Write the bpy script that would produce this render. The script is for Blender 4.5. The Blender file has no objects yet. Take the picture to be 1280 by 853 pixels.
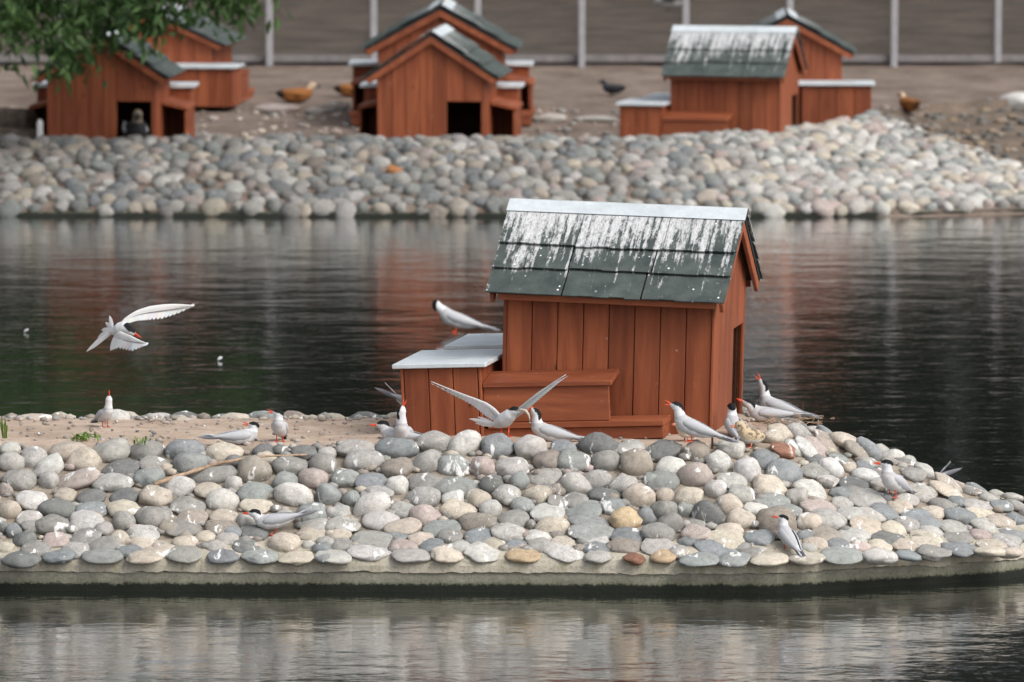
import bpy, bmesh, math, random
import numpy as np
from mathutils import Vector, Matrix, noise as mnoise

R = math.radians
random.seed(7)
rng = np.random.default_rng(7)
S = bpy.context.scene
COL = S.collection

# ------------------------------------------------------------------ camera
F_PX = 6800.0                      # focal length in photo pixels (photo is 1280 wide)
CAM_H = 3.5
HORIZON = -310.0
PITCH = math.atan((426.5 - HORIZON) / F_PX)
cam_d = bpy.data.cameras.new('camera')
cam = bpy.data.objects.new('camera', cam_d); COL.objects.link(cam)
cam.location = (0, 0, CAM_H)
cam.rotation_euler = (math.pi / 2 - PITCH, 0, 0)
cam_d.sensor_width = 36
cam_d.lens = F_PX / 1280 * 36
cam_d.clip_start = 0.5
cam_d.clip_end = 2000
cam_d.dof.use_dof = True
cam_d.dof.focus_distance = 23.3
cam_d.dof.aperture_fstop = 4.6
S.camera = cam

# ------------------------------------------------------------------ sky, sun, exposure
SUN_EL, SUN_AZ = 44.0, 128.0       # azimuth clockwise from +Y (away from the camera)
w = bpy.data.worlds.new('World'); S.world = w; w.use_nodes = True
nt = w.node_tree; nt.nodes.clear()
sky = nt.nodes.new('ShaderNodeTexSky'); sky.sky_type = 'NISHITA'; sky.sun_disc = False
sky.sun_elevation = R(SUN_EL); sky.sun_rotation = R(SUN_AZ)
sky.air_density = 1.0; sky.dust_density = 4.0; sky.ozone_density = 1.0
hs = nt.nodes.new('ShaderNodeHueSaturation'); hs.inputs['Saturation'].default_value = 0.32
bg = nt.nodes.new('ShaderNodeBackground'); bg.inputs['Strength'].default_value = 0.15
wo = nt.nodes.new('ShaderNodeOutputWorld')
nt.links.new(sky.outputs[0], hs.inputs['Color']); nt.links.new(hs.outputs[0], bg.inputs[0]); nt.links.new(bg.outputs[0], wo.inputs[0])
sd = bpy.data.lights.new('sun', 'SUN'); sd.energy = 1.1; sd.angle = R(28); sd.color = (1.0, 0.97, 0.93)
sun = bpy.data.objects.new('sun', sd); COL.objects.link(sun)
to_sun = Vector((math.sin(R(SUN_AZ)) * math.cos(R(SUN_EL)), math.cos(R(SUN_AZ)) * math.cos(R(SUN_EL)), math.sin(R(SUN_EL))))
sun.rotation_euler = to_sun.to_track_quat('Z', 'Y').to_euler()
sun.location = (8, 15, 20)
S.view_settings.view_transform = 'Standard'; S.view_settings.look = 'None'
S.view_settings.exposure = 0.55; S.view_settings.gamma = 1.0
S.view_settings.use_curve_mapping = False

# ------------------------------------------------------------------ helpers
FWD = Vector((0, math.cos(PITCH), -math.sin(PITCH)))
UPV = Vector((0, math.sin(PITCH), math.cos(PITCH)))
CAMP = Vector((0, 0, CAM_H))
def ray(px, py):
    return FWD + Vector((1, 0, 0)) * ((px - 640) / F_PX) + UPV * ((426.5 - py) / F_PX)
def at(px, py, Y):                 # photo pixel -> point at distance Y
    d = ray(px, py); return CAMP + d * (Y / d.y)
def on_z(px, py, z):               # photo pixel -> point at height z
    d = ray(px, py); return CAMP + d * ((z - CAM_H) / d.z)

def link(name, me, mat=None, parent=None):
    o = bpy.data.objects.new(name, me); COL.objects.link(o)
    if mat is not None and not me.materials: me.materials.append(mat)
    if parent is not None: o.parent = parent
    return o
def empty(name, loc=(0, 0, 0), rz=0.0):
    o = bpy.data.objects.new(name, None); COL.objects.link(o)
    o.location = loc; o.rotation_euler = (0, 0, rz); o.empty_display_size = 0.1
    return o
def tag(o, label=None, cat=None, group=None, kind=None):
    if label: o['label'] = label
    if cat: o['category'] = cat
    if group: o['group'] = group
    if kind: o['kind'] = kind
    return o
def mesh_from(name, v, f, smooth=False):
    me = bpy.data.meshes.new(name); me.from_pydata([tuple(p) for p in v], [], f); me.validate(); me.update()
    if smooth: me.polygons.foreach_set('use_smooth', [True] * len(me.polygons))
    return me
def copy_tree(o, parent=None):
    c = o.copy(); COL.objects.link(c); c.parent = parent
    for ch in list(o.children): copy_tree(ch, c)
    return c

class MB:                          # collects solids into one mesh
    def __init__(s): s.v = []; s.f = []; s.c = []
    def add(s, v, f, c=None):
        o = len(s.v); s.v += [Vector(p) for p in v]; s.f += [[i + o for i in q] for q in f]
        if c is not None: s.c += [c] * len(v)
        return s
    def box(s, x0, x1, y0, y1, z0, z1):
        v = [(x, y, z) for z in (z0, z1) for y in (y0, y1) for x in (x0, x1)]
        return s.add(v, [(0, 2, 3, 1), (4, 5, 7, 6), (0, 1, 5, 4), (2, 6, 7, 3), (0, 4, 6, 2), (1, 3, 7, 5)])
    def prism(s, poly, d, n):      # planar polygon (list of points) extruded by vector d*n
        k = len(poly); d = Vector(n) * d
        v = [Vector(p) for p in poly] + [Vector(p) + d for p in poly]
        f = [list(range(k))[::-1], list(range(k, 2 * k))] + [(i, (i + 1) % k, (i + 1) % k + k, i + k) for i in range(k)]
        return s.add(v, f)
    def tube(s, pts, rad, n=8, cap=True):
        pts = [Vector(p) for p in pts]
        if not hasattr(rad, '__len__'): rad = [rad] * len(pts)
        o = len(s.v); vs = []; fs = []
        for i, p in enumerate(pts):
            t = (pts[min(i + 1, len(pts) - 1)] - pts[max(i - 1, 0)]).normalized()
            a = t.cross(Vector((0, 0, 1)))
            if a.length < 0.05: a = t.cross(Vector((0, 1, 0)))
            a.normalize(); b = t.cross(a)
            for k in range(n):
                q = 2 * math.pi * k / n
                vs.append(p + (a * math.cos(q) + b * math.sin(q)) * rad[i])
        for i in range(len(pts) - 1):
            for k in range(n):
                fs.append((i * n + k, i * n + (k + 1) % n, (i + 1) * n + (k + 1) % n, (i + 1) * n + k))
        if cap:
            fs.append(tuple(range(n))[::-1]); fs.append(tuple(range((len(pts) - 1) * n, len(pts) * n)))
        return s.add(vs, fs)
    def blade(s, root, tip, width, wdir, thick=0.0012, bend=(0, 0, 0), n=6, shape=0.6, c=None):
        root = Vector(root); tip = Vector(tip); wdir = Vector(wdir); ax = tip - root
        wdir = (wdir - ax * (wdir.dot(ax) / max(ax.length_squared, 1e-9)))
        if wdir.length < 1e-6: wdir = ax.orthogonal()
        wdir.normalize(); nn = ax.cross(wdir).normalized(); bend = Vector(bend)
        vs = []; fs = []
        for i in range(n + 1):
            t = i / n
            p = root + ax * t + bend * (4 * t * (1 - t))
            wd = width * 0.5 * (0.45 + 0.55 * min(1, t * 3)) * (1 - max(0, (t - shape) / (1 - shape)) ** 2 * 0.93)
            vs += [p + wdir * wd, p + nn * thick, p - wdir * wd, p - nn * thick]
        for i in range(n):
            for k in range(4):
                fs.append((i * 4 + k, i * 4 + (k + 1) % 4, (i + 1) * 4 + (k + 1) % 4, (i + 1) * 4 + k))
        fs.append((3, 2, 1, 0)); fs.append((n * 4, n * 4 + 1, n * 4 + 2, n * 4 + 3))
        return s.add(vs, fs, c)
    def build(s, name, mat, parent=None, smooth=False, bevel=0.0, xf=None):
        v = s.v if xf is None else [xf @ p for p in s.v]
        me = mesh_from(name, v, s.f, smooth)
        bm = bmesh.new(); bm.from_mesh(me)
        bmesh.ops.recalc_face_normals(bm, faces=bm.faces)
        if bevel: bmesh.ops.bevel(bm, geom=list(bm.edges), offset=bevel, segments=1, affect='EDGES', clamp_overlap=True)
        bm.to_mesh(me); bm.free()
        if s.c and len(s.c) == len(me.vertices): set_col(me, s.c)
        return link(name, me, mat, parent)
def set_col(me, cols):
    a = me.color_attributes.new('Col', 'FLOAT_COLOR', 'POINT')
    arr = np.ones((len(me.vertices), 4), dtype=np.float32); arr[:, :3] = np.asarray(cols, dtype=np.float32)[:, :3]
    a.data.foreach_set('color', arr.ravel())

# ------------------------------------------------------------------ materials
class NT:
    def __init__(s, name):
        s.m = bpy.data.materials.new(name); s.m.use_nodes = True; s.t = s.m.node_tree; s.t.nodes.clear()
        s.out = s.n('ShaderNodeOutputMaterial'); s.b = s.n('ShaderNodeBsdfPrincipled')
        s.l(s.b.outputs[0], s.out.inputs[0])
    def n(s, t, **k):
        x = s.t.nodes.new(t)
        for a, v in k.items(): setattr(x, a, v)
        return x
    def l(s, a, b): s.t.links.new(a, b)
    def put(s, sock, v):
        if hasattr(v, 'is_output'): s.l(v, sock)
        else: sock.default_value = v
    def coord(s, kind='Object', scale=(1, 1, 1), loc=(0, 0, 0)):
        c = s.n('ShaderNodeTexCoord'); m = s.n('ShaderNodeMapping'); s.l(c.outputs[kind], m.inputs[0])
        m.inputs['Scale'].default_value = scale; m.inputs['Location'].default_value = loc
        return m.outputs[0]
    def geo(s, scale=(1, 1, 1)):
        c = s.n('ShaderNodeNewGeometry'); m = s.n('ShaderNodeMapping'); s.l(c.outputs['Position'], m.inputs[0])
        m.inputs['Scale'].default_value = scale; return m.outputs[0]
    def noise(s, vec, scale=5, detail=4, rough=0.6, dist=0.0):
        x = s.n('ShaderNodeTexNoise'); s.l(vec, x.inputs['Vector'])
        x.inputs['Scale'].default_value = scale; x.inputs['Detail'].default_value = detail
        x.inputs['Roughness'].default_value = rough; x.inputs['Distortion'].default_value = dist
        return x.outputs['Fac']
    def vor(s, vec, scale=5, feature='F1'):
        x = s.n('ShaderNodeTexVoronoi'); x.feature = feature; s.l(vec, x.inputs['Vector']); x.inputs['Scale'].default_value = scale
        return x.outputs[0]
    def ramp(s, fac, stops):
        x = s.n('ShaderNodeValToRGB'); s.l(fac, x.inputs[0]); e = x.color_ramp.elements
        while len(e) < len(stops): e.new(0.5)
        for q, (p, c) in zip(e, stops):
            q.position = p; q.color = (c, c, c, 1) if not hasattr(c, '__len__') else (*c[:3], 1)
        return x.outputs[0]
    def mix(s, fac, a, b, mode='MIX'):
        x = s.n('ShaderNodeMix', data_type='RGBA', blend_type=mode)
        s.put(x.inputs[0], fac); s.put(x.inputs[6], (*a, 1) if isinstance(a, tuple) and len(a) == 3 else a)
        s.put(x.inputs[7], (*b, 1) if isinstance(b, tuple) and len(b) == 3 else b)
        return x.outputs[2]
    def math(s, op, a, b=0.0, c=0.0, clamp=False):
        x = s.n('ShaderNodeMath', operation=op); x.use_clamp = clamp
        s.put(x.inputs[0], a); s.put(x.inputs[1], b); s.put(x.inputs[2], c); return x.outputs[0]
    def sep(s, vec):
        x = s.n('ShaderNodeSeparateXYZ'); s.l(vec, x.inputs[0]); return x.outputs
    def bump(s, h, strength=0.5, dist=0.01, prev=None):
        x = s.n('ShaderNodeBump'); s.l(h, x.inputs['Height'])
        x.inputs['Strength'].default_value = strength; x.inputs['Distance'].default_value = dist
        if prev is not None: s.l(prev, x.inputs['Normal'])
        return x.outputs[0]
    def fin(s, col=None, rough=0.7, normal=None, metal=0.0, spec=0.4):
        if col is not None: s.put(s.b.inputs['Base Color'], (*col, 1) if isinstance(col, tuple) and len(col) == 3 else col)
        s.put(s.b.inputs['Roughness'], rough); s.put(s.b.inputs['Metallic'], metal); s.put(s.b.inputs['Specular IOR Level'], spec)
        if normal is not None: s.l(normal, s.b.inputs['Normal'])
        return s.m

def m_stone(name, attr, drop=0.85):
    t = NT(name)
    if attr:
        a = t.n('ShaderNodeAttribute'); a.attribute_name = 'Col'; base = a.outputs['Color']
        vec = t.geo(); rnd = None
    else:
        oi = t.n('ShaderNodeObjectInfo'); base = oi.outputs['Color']
        vec = t.geo(); rnd = oi.outputs['Random']
    n1 = t.noise(vec, 14, 4, 0.65); n2 = t.noise(vec, 190, 3, 0.75); n3 = t.noise(vec, 42, 5, 0.7, 0.6)
    col = t.mix(0.55, base, t.ramp(n1, [(0.32, (0.72, 0.70, 0.68)), (0.7, (1.18, 1.17, 1.15))]), 'MULTIPLY')
    col = t.mix(0.8, col, t.ramp(n3, [(0.35, (0.72, 0.71, 0.70)), (0.5, (1, 1, 1)), (0.68, (1.18, 1.17, 1.14))]), 'MULTIPLY')
    sp = t.ramp(n2, [(0.36, 0.52), (0.46, 1.0), (0.6, 1.0), (0.72, 1.2)])
    if rnd is not None:
        col = t.mix(t.math('MULTIPLY', t.ramp(rnd, [(0.35, 0.25), (0.75, 1.0)]), 0.9), col, sp, 'MULTIPLY')
    else: col = t.mix(0.5, col, sp, 'MULTIPLY')
    # fine dark veins and rubbed marks
    v = t.math('ABSOLUTE', t.math('SUBTRACT', t.noise(vec, 22, 3, 0.6, 1.2), 0.5))
    vein = t.ramp(v, [(0.0, 0.55), (0.012, 1.0)])
    col = t.mix(0.45, col, vein, 'MULTIPLY')
    # white bird droppings, streaked downhill
    wv = t.noise(t.geo((1, 0.45, 0.6)), 17, 3, 0.55, 0.5); wf = t.noise(t.geo((1, 0.5, 0.5)), 60, 2, 0.5)
    dm = t.math('MULTIPLY', t.ramp(wv, [(0.615, 0.0), (0.66, 1.0)]), t.ramp(wf, [(0.40, 0.0), (0.52, 1.0)]))
    col = t.mix(t.math('MULTIPLY', dm, drop), col, (0.78, 0.77, 0.74))
    nb = t.bump(n2, 0.25, 0.003); nb = t.bump(n3, 0.35, 0.006, nb)
    return t.fin(col, 0.82, nb, spec=0.25)

def m_wood(name, c_dark, c_light, vertical=True):
    t = NT(name); oi = t.n('ShaderNodeObjectInfo')
    c = t.n('ShaderNodeTexCoord'); off = t.n('ShaderNodeCombineXYZ'); r10 = t.math('MULTIPLY', oi.outputs['Random'], 37.0)
    t.l(r10, off.inputs[0]); t.l(r10, off.inputs[1]); t.l(r10, off.inputs[2])
    add = t.n('ShaderNodeVectorMath', operation='ADD'); t.l(c.outputs['Object'], add.inputs[0]); t.l(off.outputs[0], add.inputs[1])
    m = t.n('ShaderNodeMapping'); t.l(add.outputs[0], m.inputs[0])
    m.inputs['Scale'].default_value = (1, 1, 0.1) if vertical else (0.1, 1, 1)
    g1 = t.noise(m.outputs[0], 55, 5, 0.65, 0.6); g2 = t.noise(m.outputs[0], 14, 3, 0.5, 0.8)
    m2 = t.n('ShaderNodeMapping'); t.l(add.outputs[0], m2.inputs[0]); m2.inputs['Scale'].default_value = (1, 1, 0.55) if vertical else (0.55, 1, 1)
    kn = t.vor(m2.outputs[0], 6.0)
    col = t.mix(t.ramp(g2, [(0.3, 0.0), (0.72, 1.0)]), c_dark, c_light)
    col = t.mix(0.5, col, t.ramp(g1, [(0.3, (0.7, 0.66, 0.64)), (0.7, (1.15, 1.14, 1.12))]), 'MULTIPLY')
    col = t.mix(t.ramp(kn, [(0.035, 0.75), (0.075, 0.0)]), col, (0.05, 0.018, 0.01))
    var = t.ramp(oi.outputs['Random'], [(0.0, (0.82, 0.80, 0.78)), (1.0, (1.14, 1.13, 1.12))])
    col = t.mix(1.0, col, var, 'MULTIPLY')
    # weathering: pale splashes and scuffs
    sc = t.math('MULTIPLY', t.ramp(t.noise(add.outputs[0], 26, 4, 0.7), [(0.66, 0.0), (0.72, 1.0)]), t.ramp(t.noise(add.outputs[0], 4, 2), [(0.48, 0.0), (0.6, 1.0)]))
    col = t.mix(t.math('MULTIPLY', sc, 0.55), col, (0.55, 0.5, 0.47))
    nb = t.bump(g1, 0.35, 0.003)
    return t.fin(col, t.ramp(g2, [(0.3, 0.5), (0.7, 0.68)]), nb, spec=0.3)

def m_shingle():
    t = NT('shingle'); oi = t.n('ShaderNodeObjectInfo'); vec = t.coord('Object')
    gr = t.noise(vec, 420, 2, 0.8); pa = t.noise(vec, 9, 4, 0.6)
    col = t.mix(t.ramp(pa, [(0.35, 0.0), (0.7, 1.0)]), (0.040, 0.052, 0.050), (0.082, 0.098, 0.090))
    col = t.mix(0.7, col, t.ramp(gr, [(0.35, (0.55, 0.55, 0.55)), (0.65, (1.5, 1.5, 1.5))]), 'MULTIPLY')
    x, y, z = t.sep(vec)[:3]
    # droppings: run down the slope, thick below the ridge where birds perch
    amt = t.sep(oi.outputs['Color'])[0]
    st = t.noise(t.coord('Object', (1, 0.05, 0.05)), 40, 4, 0.62, 0.12)
    bl = t.noise(t.coord('Object', (1, 0.5, 0.5)), 13, 5, 0.72, 0.3)
    fi = t.noise(t.coord('Object', (1, 0.55, 0.55)), 85, 3, 0.65)
    h = t.math('MULTIPLY_ADD', z, 1.08, -0.74)                   # ~ -.04 at the eave .. .3 at the ridge
    s = t.math('ADD', t.math('MULTIPLY', st, 1.15), t.math('MULTIPLY', bl, 0.42))
    s = t.math('ADD', s, t.math('MULTIPLY', fi, 0.22))
    s = t.math('ADD', s, h)
    s = t.math('ADD', s, t.math('MULTIPLY_ADD', amt, 0.4, -0.4))
    s = t.math('ADD', s, t.math('MULTIPLY', t.math('SUBTRACT', t.noise(t.coord('Object', (1, 0.35, 0.35)), 46, 4, 0.75), 0.5), 0.55))
    mk = t.math('MULTIPLY', t.ramp(t.math('SUBTRACT', s, 0.54), [(0.50, 0.0), (0.60, 0.7), (0.74, 0.95)]), t.ramp(t.noise(t.coord('Object', (1, 0.3, 0.3)), 120, 3, 0.7), [(0.32, 0.35), (0.52, 1.0)]))
    col = t.mix(mk, col, (0.58, 0.58, 0.585))
    # single drops
    dr = t.vor(t.coord('Object', (1, 0.8, 0.8)), 26)
    col = t.mix(t.math('MULTIPLY', t.ramp(dr, [(0.10, 1.0), (0.14, 0.0)]), t.ramp(bl, [(0.52, 0.0), (0.56, 1.0)])), col, (0.78, 0.78, 0.77))
    return t.fin(col, 0.88, t.bump(gr, 0.5, 0.002), spec=0.25)

def m_metal():
    t = NT('galvanised_sheet'); vec = t.coord('Object')
    n = t.noise(vec, 7, 4, 0.65); n2 = t.noise(vec, 60, 3, 0.6)
    col = t.mix(t.ramp(n, [(0.3, 0.0), (0.75, 1.0)]), (0.50, 0.55, 0.57), (0.66, 0.70, 0.72))
    col = t.mix(0.5, col, t.ramp(n2, [(0.3, (0.86, 0.86, 0.85)), (0.6, (1.05, 1.05, 1.05))]), 'MULTIPLY')
    sp = t.vor(vec, 34)
    col = t.mix(t.math('MULTIPLY', t.ramp(sp, [(0.06, 0.9), (0.1, 0.0)]), t.ramp(n, [(0.55, 0.0), (0.6, 1.0)])), col, (0.2, 0.17, 0.13))
    return t.fin(col, t.ramp(n, [(0.3, 0.42), (0.7, 0.6)]), t.bump(n2, 0.15, 0.002), metal=0.25, spec=0.5)

def m_water():
    t = NT('water'); vec = t.geo((0.55, 1.0, 1.0))
    a = t.noise(vec, 2.2, 2, 0.5, 0.3); b = t.noise(vec, 9.0, 3, 0.55, 0.4); c = t.noise(t.geo((0.7, 1, 1)), 30.0, 2, 0.5)
    hsum = t.math('ADD', t.math('MULTIPLY', a, 0.8), t.math('ADD', t.math('MULTIPLY', b, 0.34), t.math('MULTIPLY', c, 0.08)))
    m = t.fin((0.012, 0.015, 0.011), 0.085, t.bump(hsum, 1.0, 0.0095), spec=0.5)
    t.b.inputs['IOR'].default_value = 1.5; t.b.inputs['Coat Weight'].default_value = 1.0; t.b.inputs['Coat IOR'].default_value = 1.45; t.b.inputs['Coat Roughness'].default_value = 0.08
    t.l(t.b.inputs['Normal'].links[0].from_socket, t.b.inputs['Coat Normal'])
    return m

def m_ground(name, c1, c2, c3, scale=3.0, grit=60, bump=0.02, gs=0.5):
    t = NT(name); vec = t.geo()
    a = t.noise(vec, scale, 5, 0.62); g = t.noise(vec, grit, 4, 0.75); v = t.vor(vec, grit * 0.6)
    col = t.mix(t.ramp(a, [(0.35, 0.0), (0.68, 1.0)]), c1, c2)
    col = t.mix(t.math('MULTIPLY', t.ramp(g, [(0.55, 0.0), (0.7, 1.0)]), 0.7), col, c3)
    col = t.mix(gs, col, t.ramp(v, [(0.0, (0.7, 0.68, 0.66)), (0.4, (1.1, 1.1, 1.1))]), 'MULTIPLY')
    return t.fin(col, 0.95, t.bump(g, 0.6, bump), spec=0.1)

def m_island():
    t = NT('sand_and_mortar'); vec = t.geo()
    at_ = t.n('ShaderNodeAttribute'); at_.attribute_name = 'Col'
    a = t.noise(vec, 5, 5, 0.62); g = t.noise(vec, 90, 4, 0.75); v = t.vor(vec, 48)
    sand = t.mix(t.ramp(a, [(0.35, 0.0), (0.68, 1.0)]), (0.36, 0.27, 0.205), (0.50, 0.40, 0.32))
    g2 = t.noise(vec, 34, 5, 0.7)
    sand = t.mix(t.ramp(g2, [(0.55, 0.0), (0.72, 0.75)]), sand, (0.22, 0.16, 0.125))
    sand = t.mix(t.ramp(g, [(0.60, 0.0), (0.72, 0.8)]), sand, (0.16, 0.115, 0.09))
    sand = t.mix(0.5, sand, t.ramp(v, [(0.0, (0.72, 0.7, 0.68)), (0.35, (1.08, 1.08, 1.08))]), 'MULTIPLY')
    mort = t.mix(t.ramp(a, [(0.35, 0.0), (0.7, 1.0)]), (0.24, 0.20, 0.16), (0.38, 0.33, 0.27))
    mort = t.mix(0.5, mort, t.ramp(g, [(0.3, (0.65, 0.65, 0.65)), (0.65, (1.1, 1.1, 1.1))]), 'MULTIPLY')
    col = t.mix(at_.outputs['Fac'], mort, sand)
    return t.fin(col, 0.95, t.bump(g, 0.6, 0.01), spec=0.1)

def m_concrete(name, pale):
    t = NT(name); vec = t.geo(); z = t.sep(vec)[2]
    a = t.noise(vec, 6, 5, 0.65); g = t.noise(vec, 75, 4, 0.7); st = t.noise(t.geo((1, 1, 0.12)), 22, 3, 0.6)
    if pale: col = t.mix(t.ramp(a, [(0.3, 0.0), (0.7, 1.0)]), (0.34, 0.31, 0.25), (0.48, 0.44, 0.365))
    else: col = t.mix(t.ramp(a, [(0.3, 0.0), (0.7, 1.0)]), (0.195, 0.185, 0.15), (0.31, 0.295, 0.24))
    col = t.mix(0.6, col, t.ramp(g, [(0.3, (0.68, 0.68, 0.66)), (0.65, (1.1, 1.1, 1.1))]), 'MULTIPLY')
    ck = t.ramp(t.math('ABSOLUTE', t.math('SUBTRACT', t.noise(t.geo((1, 1, 1.6)), 7, 5, 0.7, 1.5), 0.5)), [(0.0, 0.25), (0.008, 1.0)])
    col = t.mix(0.8, col, ck, 'MULTIPLY')
    # green moss stain, then the black wet algae band at the waterline
    zz = t.math('ADD', z, t.math('MULTIPLY', t.math('SUBTRACT', st, 0.5), 0.022))
    zz = t.math('ADD', zz, t.math('MULTIPLY', t.math('SUBTRACT', g, 0.5), 0.03))
    if not pale:
        col = t.mix(t.ramp(zz, [(0.035, 0.55), (0.075, 0.0)]), col, (0.075, 0.085, 0.04))
        col = t.mix(t.ramp(zz, [(0.030, 1.0), (0.040, 0.0)]), col, (0.010, 0.012, 0.008))
    else: col = t.mix(t.ramp(st, [(0.52, 0.0), (0.66, 0.4)]), col, (0.20, 0.19, 0.10))
    return t.fin(col, 0.85, t.bump(g, 0.7, 0.006, t.bump(a, 0.4, 0.01)), spec=0.3)

def m_plumage(name='plumage', sc=150):
    t = NT(name); a = t.n('ShaderNodeAttribute'); a.attribute_name = 'Col'
    vec = t.coord('Object', (0.5, 1, 1)); n = t.noise(vec, sc, 3, 0.6)
    col = t.mix(0.35, a.outputs['Color'], t.ramp(n, [(0.3, (0.8, 0.8, 0.8)), (0.7, (1.1, 1.1, 1.1))]), 'MULTIPLY')
    return t.fin(col, 0.75, t.bump(n, 0.3, 0.002), spec=0.2)
def m_plain(name, c, rough=0.6, spec=0.3, nscale=40, var=0.25, metal=0.0):
    t = NT(name); vec = t.coord('Object'); n = t.noise(vec, nscale, 4, 0.65)
    col = t.mix(1.0, c, t.ramp(n, [(0.3, (1 - var,) * 3), (0.7, (1 + var * 0.6,) * 3)]), 'MULTIPLY')
    return t.fin(col, rough, t.bump(n, 0.2, 0.003), spec=spec, metal=metal)
def m_leaf(name, c1, c2):
    t = NT(name); g = t.n('ShaderNodeNewGeometry'); vec = t.geo()
    r = g.outputs['Random Per Island']
    col = t.mix(r, c1, c2)
    t.fin(col, 0.55, None, spec=0.3)
    tr = t.n('ShaderNodeBsdfTranslucent'); t.l(col, tr.inputs[0]); mx = t.n('ShaderNodeMixShader'); mx.inputs[0].default_value = 0.3
    t.l(t.b.outputs[0], mx.inputs[1]); t.l(tr.outputs[0], mx.inputs[2]); t.l(mx.outputs[0], t.out.inputs[0])
    return t.m

M = dict(
    stone=m_stone('river_stone', False), stone_a=m_stone('river_stone_mass', True), stone_f=m_stone('bank_stone', False, 0.12), stone_fa=m_stone('bank_stone_mass', True, 0.12),
    wood=m_wood('stained_plank', (0.172, 0.043, 0.0175), (0.298, 0.088, 0.036)),
    woodh=m_wood('stained_board', (0.172, 0.045, 0.019), (0.298, 0.091, 0.039), False),
    felt=m_plain('roofing_felt', (0.03, 0.032, 0.032), 0.95, 0.1),
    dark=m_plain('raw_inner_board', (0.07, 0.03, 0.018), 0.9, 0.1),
    shingle=m_shingle(), metal=m_metal(), water=m_water(),
    island=m_island(), kerb=m_concrete('kerb_concrete', False), mortar=m_concrete('kerb_mortar', True),
    far=m_ground('trodden_earth', (0.125, 0.096, 0.078), (0.225, 0.178, 0.148), (0.07, 0.054, 0.043), 2.4, 14),
    soil=m_ground('darker_ground', (0.050, 0.040, 0.032), (0.120, 0.098, 0.080), (0.035, 0.028, 0.022), 1.6, 7),
    gravel=m_ground('brown_gravel', (0.11, 0.088, 0.07), (0.19, 0.145, 0.11), (0.04, 0.034, 0.03), 2.5, 22, 0.03),
    plum=m_plumage(), down=m_plumage('chick_down', 260),
    red=m_plain('red_horn', (0.62, 0.075, 0.03), 0.45, 0.4, 90, 0.2),
    pink=m_plain('pink_horn', (0.55, 0.20, 0.13), 0.5, 0.4, 90, 0.2),
    black=m_plain('black_gloss', (0.012, 0.012, 0.012), 0.25, 0.5),
    fish=m_plain('silver_scales', (0.45, 0.40, 0.33), 0.35, 0.6, 120, 0.3),
    post=m_plain('grey_post_paint', (0.31, 0.305, 0.32), 0.6, 0.3, 14, 0.15),
    rail=m_plain('dull_rail_paint', (0.20, 0.185, 0.185), 0.7, 0.2, 9, 0.3),
    wire=m_plain('wire', (0.085, 0.075, 0.068), 0.7, 0.2),
    bark=m_plain('bark', (0.11, 0.085, 0.065), 0.9, 0.1, 18, 0.5),
    log=m_plain('weathered_log', (0.10, 0.08, 0.066), 0.9, 0.1, 16, 0.6),
    stick=m_plain('dry_stick', (0.36, 0.26, 0.18), 0.85, 0.1, 60, 0.45),
    rust=m_plain('rusty_iron', (0.07, 0.035, 0.025), 0.8, 0.2, 60, 0.4),
    leaf=m_leaf('willow_leaf', (0.020, 0.046, 0.015), (0.085, 0.16, 0.045)),
    fleaf=m_leaf('far_leaf', (0.013, 0.019, 0.011), (0.026, 0.035, 0.019)),
    grass=m_leaf('grass_blade', (0.10, 0.20, 0.035), (0.22, 0.34, 0.07)),
    white=m_plain('white_paint', (0.7, 0.7, 0.7), 0.6, 0.3),
)

# ================================================================== SETTING
# ---- near island -----------------------------------------------------------
POLY = [(-7.0, 22.66), (1.11, 22.52), (2.07, 22.88), (2.44, 23.2), (2.43, 23.55), (2.22, 24.25), (2.0, 25.1), (1.62, 25.65), (0.9, 26.05), (-7.0, 26.0)]
RUNS = [.84, .92, 1.12, 1.15, 1.12, 1.08, 1.05, 1.1, 1.2, 3.0]
EDGES = []
for i in range(len(POLY)):
    a = np.array(POLY[i]); b = np.array(POLY[(i + 1) % len(POLY)]); t = (b - a) / np.linalg.norm(b - a)
    EDGES.append((a, np.array([-t[1], t[0]])))
Z0, Z1 = 0.135, 0.52
def idist(x, y): return min((x - a[0]) * n[0] + (y - a[1]) * n[1] for a, n in EDGES)
def slope_t(x, y): return min(((x - a[0]) * n[0] + (y - a[1]) * n[1]) / r for (a, n), r in zip(EDGES, RUNS))
def h_near(x, y):
    t = slope_t(x, y)
    if t < 0: return Z0 + 0.1 * t
    t = min(t, 1.0 + 0.0)
    p = t if t < 0.85 else 0.85 + (t - 0.85) * (1 - (t - 0.85) / 0.3)
    return Z0 + (Z1 - Z0 - 0.05 * min(1.6, max(0, y - 23.5)) * min(1, max(0, (1.0 - x) / .6))) * p / 0.925
def hit(px, py, hfun, off=0.0, y0=22.3, y1=26.6, dy=0.02):
    d = ray(px, py); d = d / d.y; best = (9, None); y = y0
    while y < y1:
        p = CAMP + d * y; g = p.z - hfun(p.x, y) - off
        if g <= 0: return p
        if g < best[0]: best = (g, p)
        y += dy
    return best[1]
def normal(hfun, x, y, e=0.06):
    return Vector((-(hfun(x + e, y) - hfun(x - e, y)) / (2 * e), -(hfun(x, y + e) - hfun(x, y - e)) / (2 * e), 1)).normalized()

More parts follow.
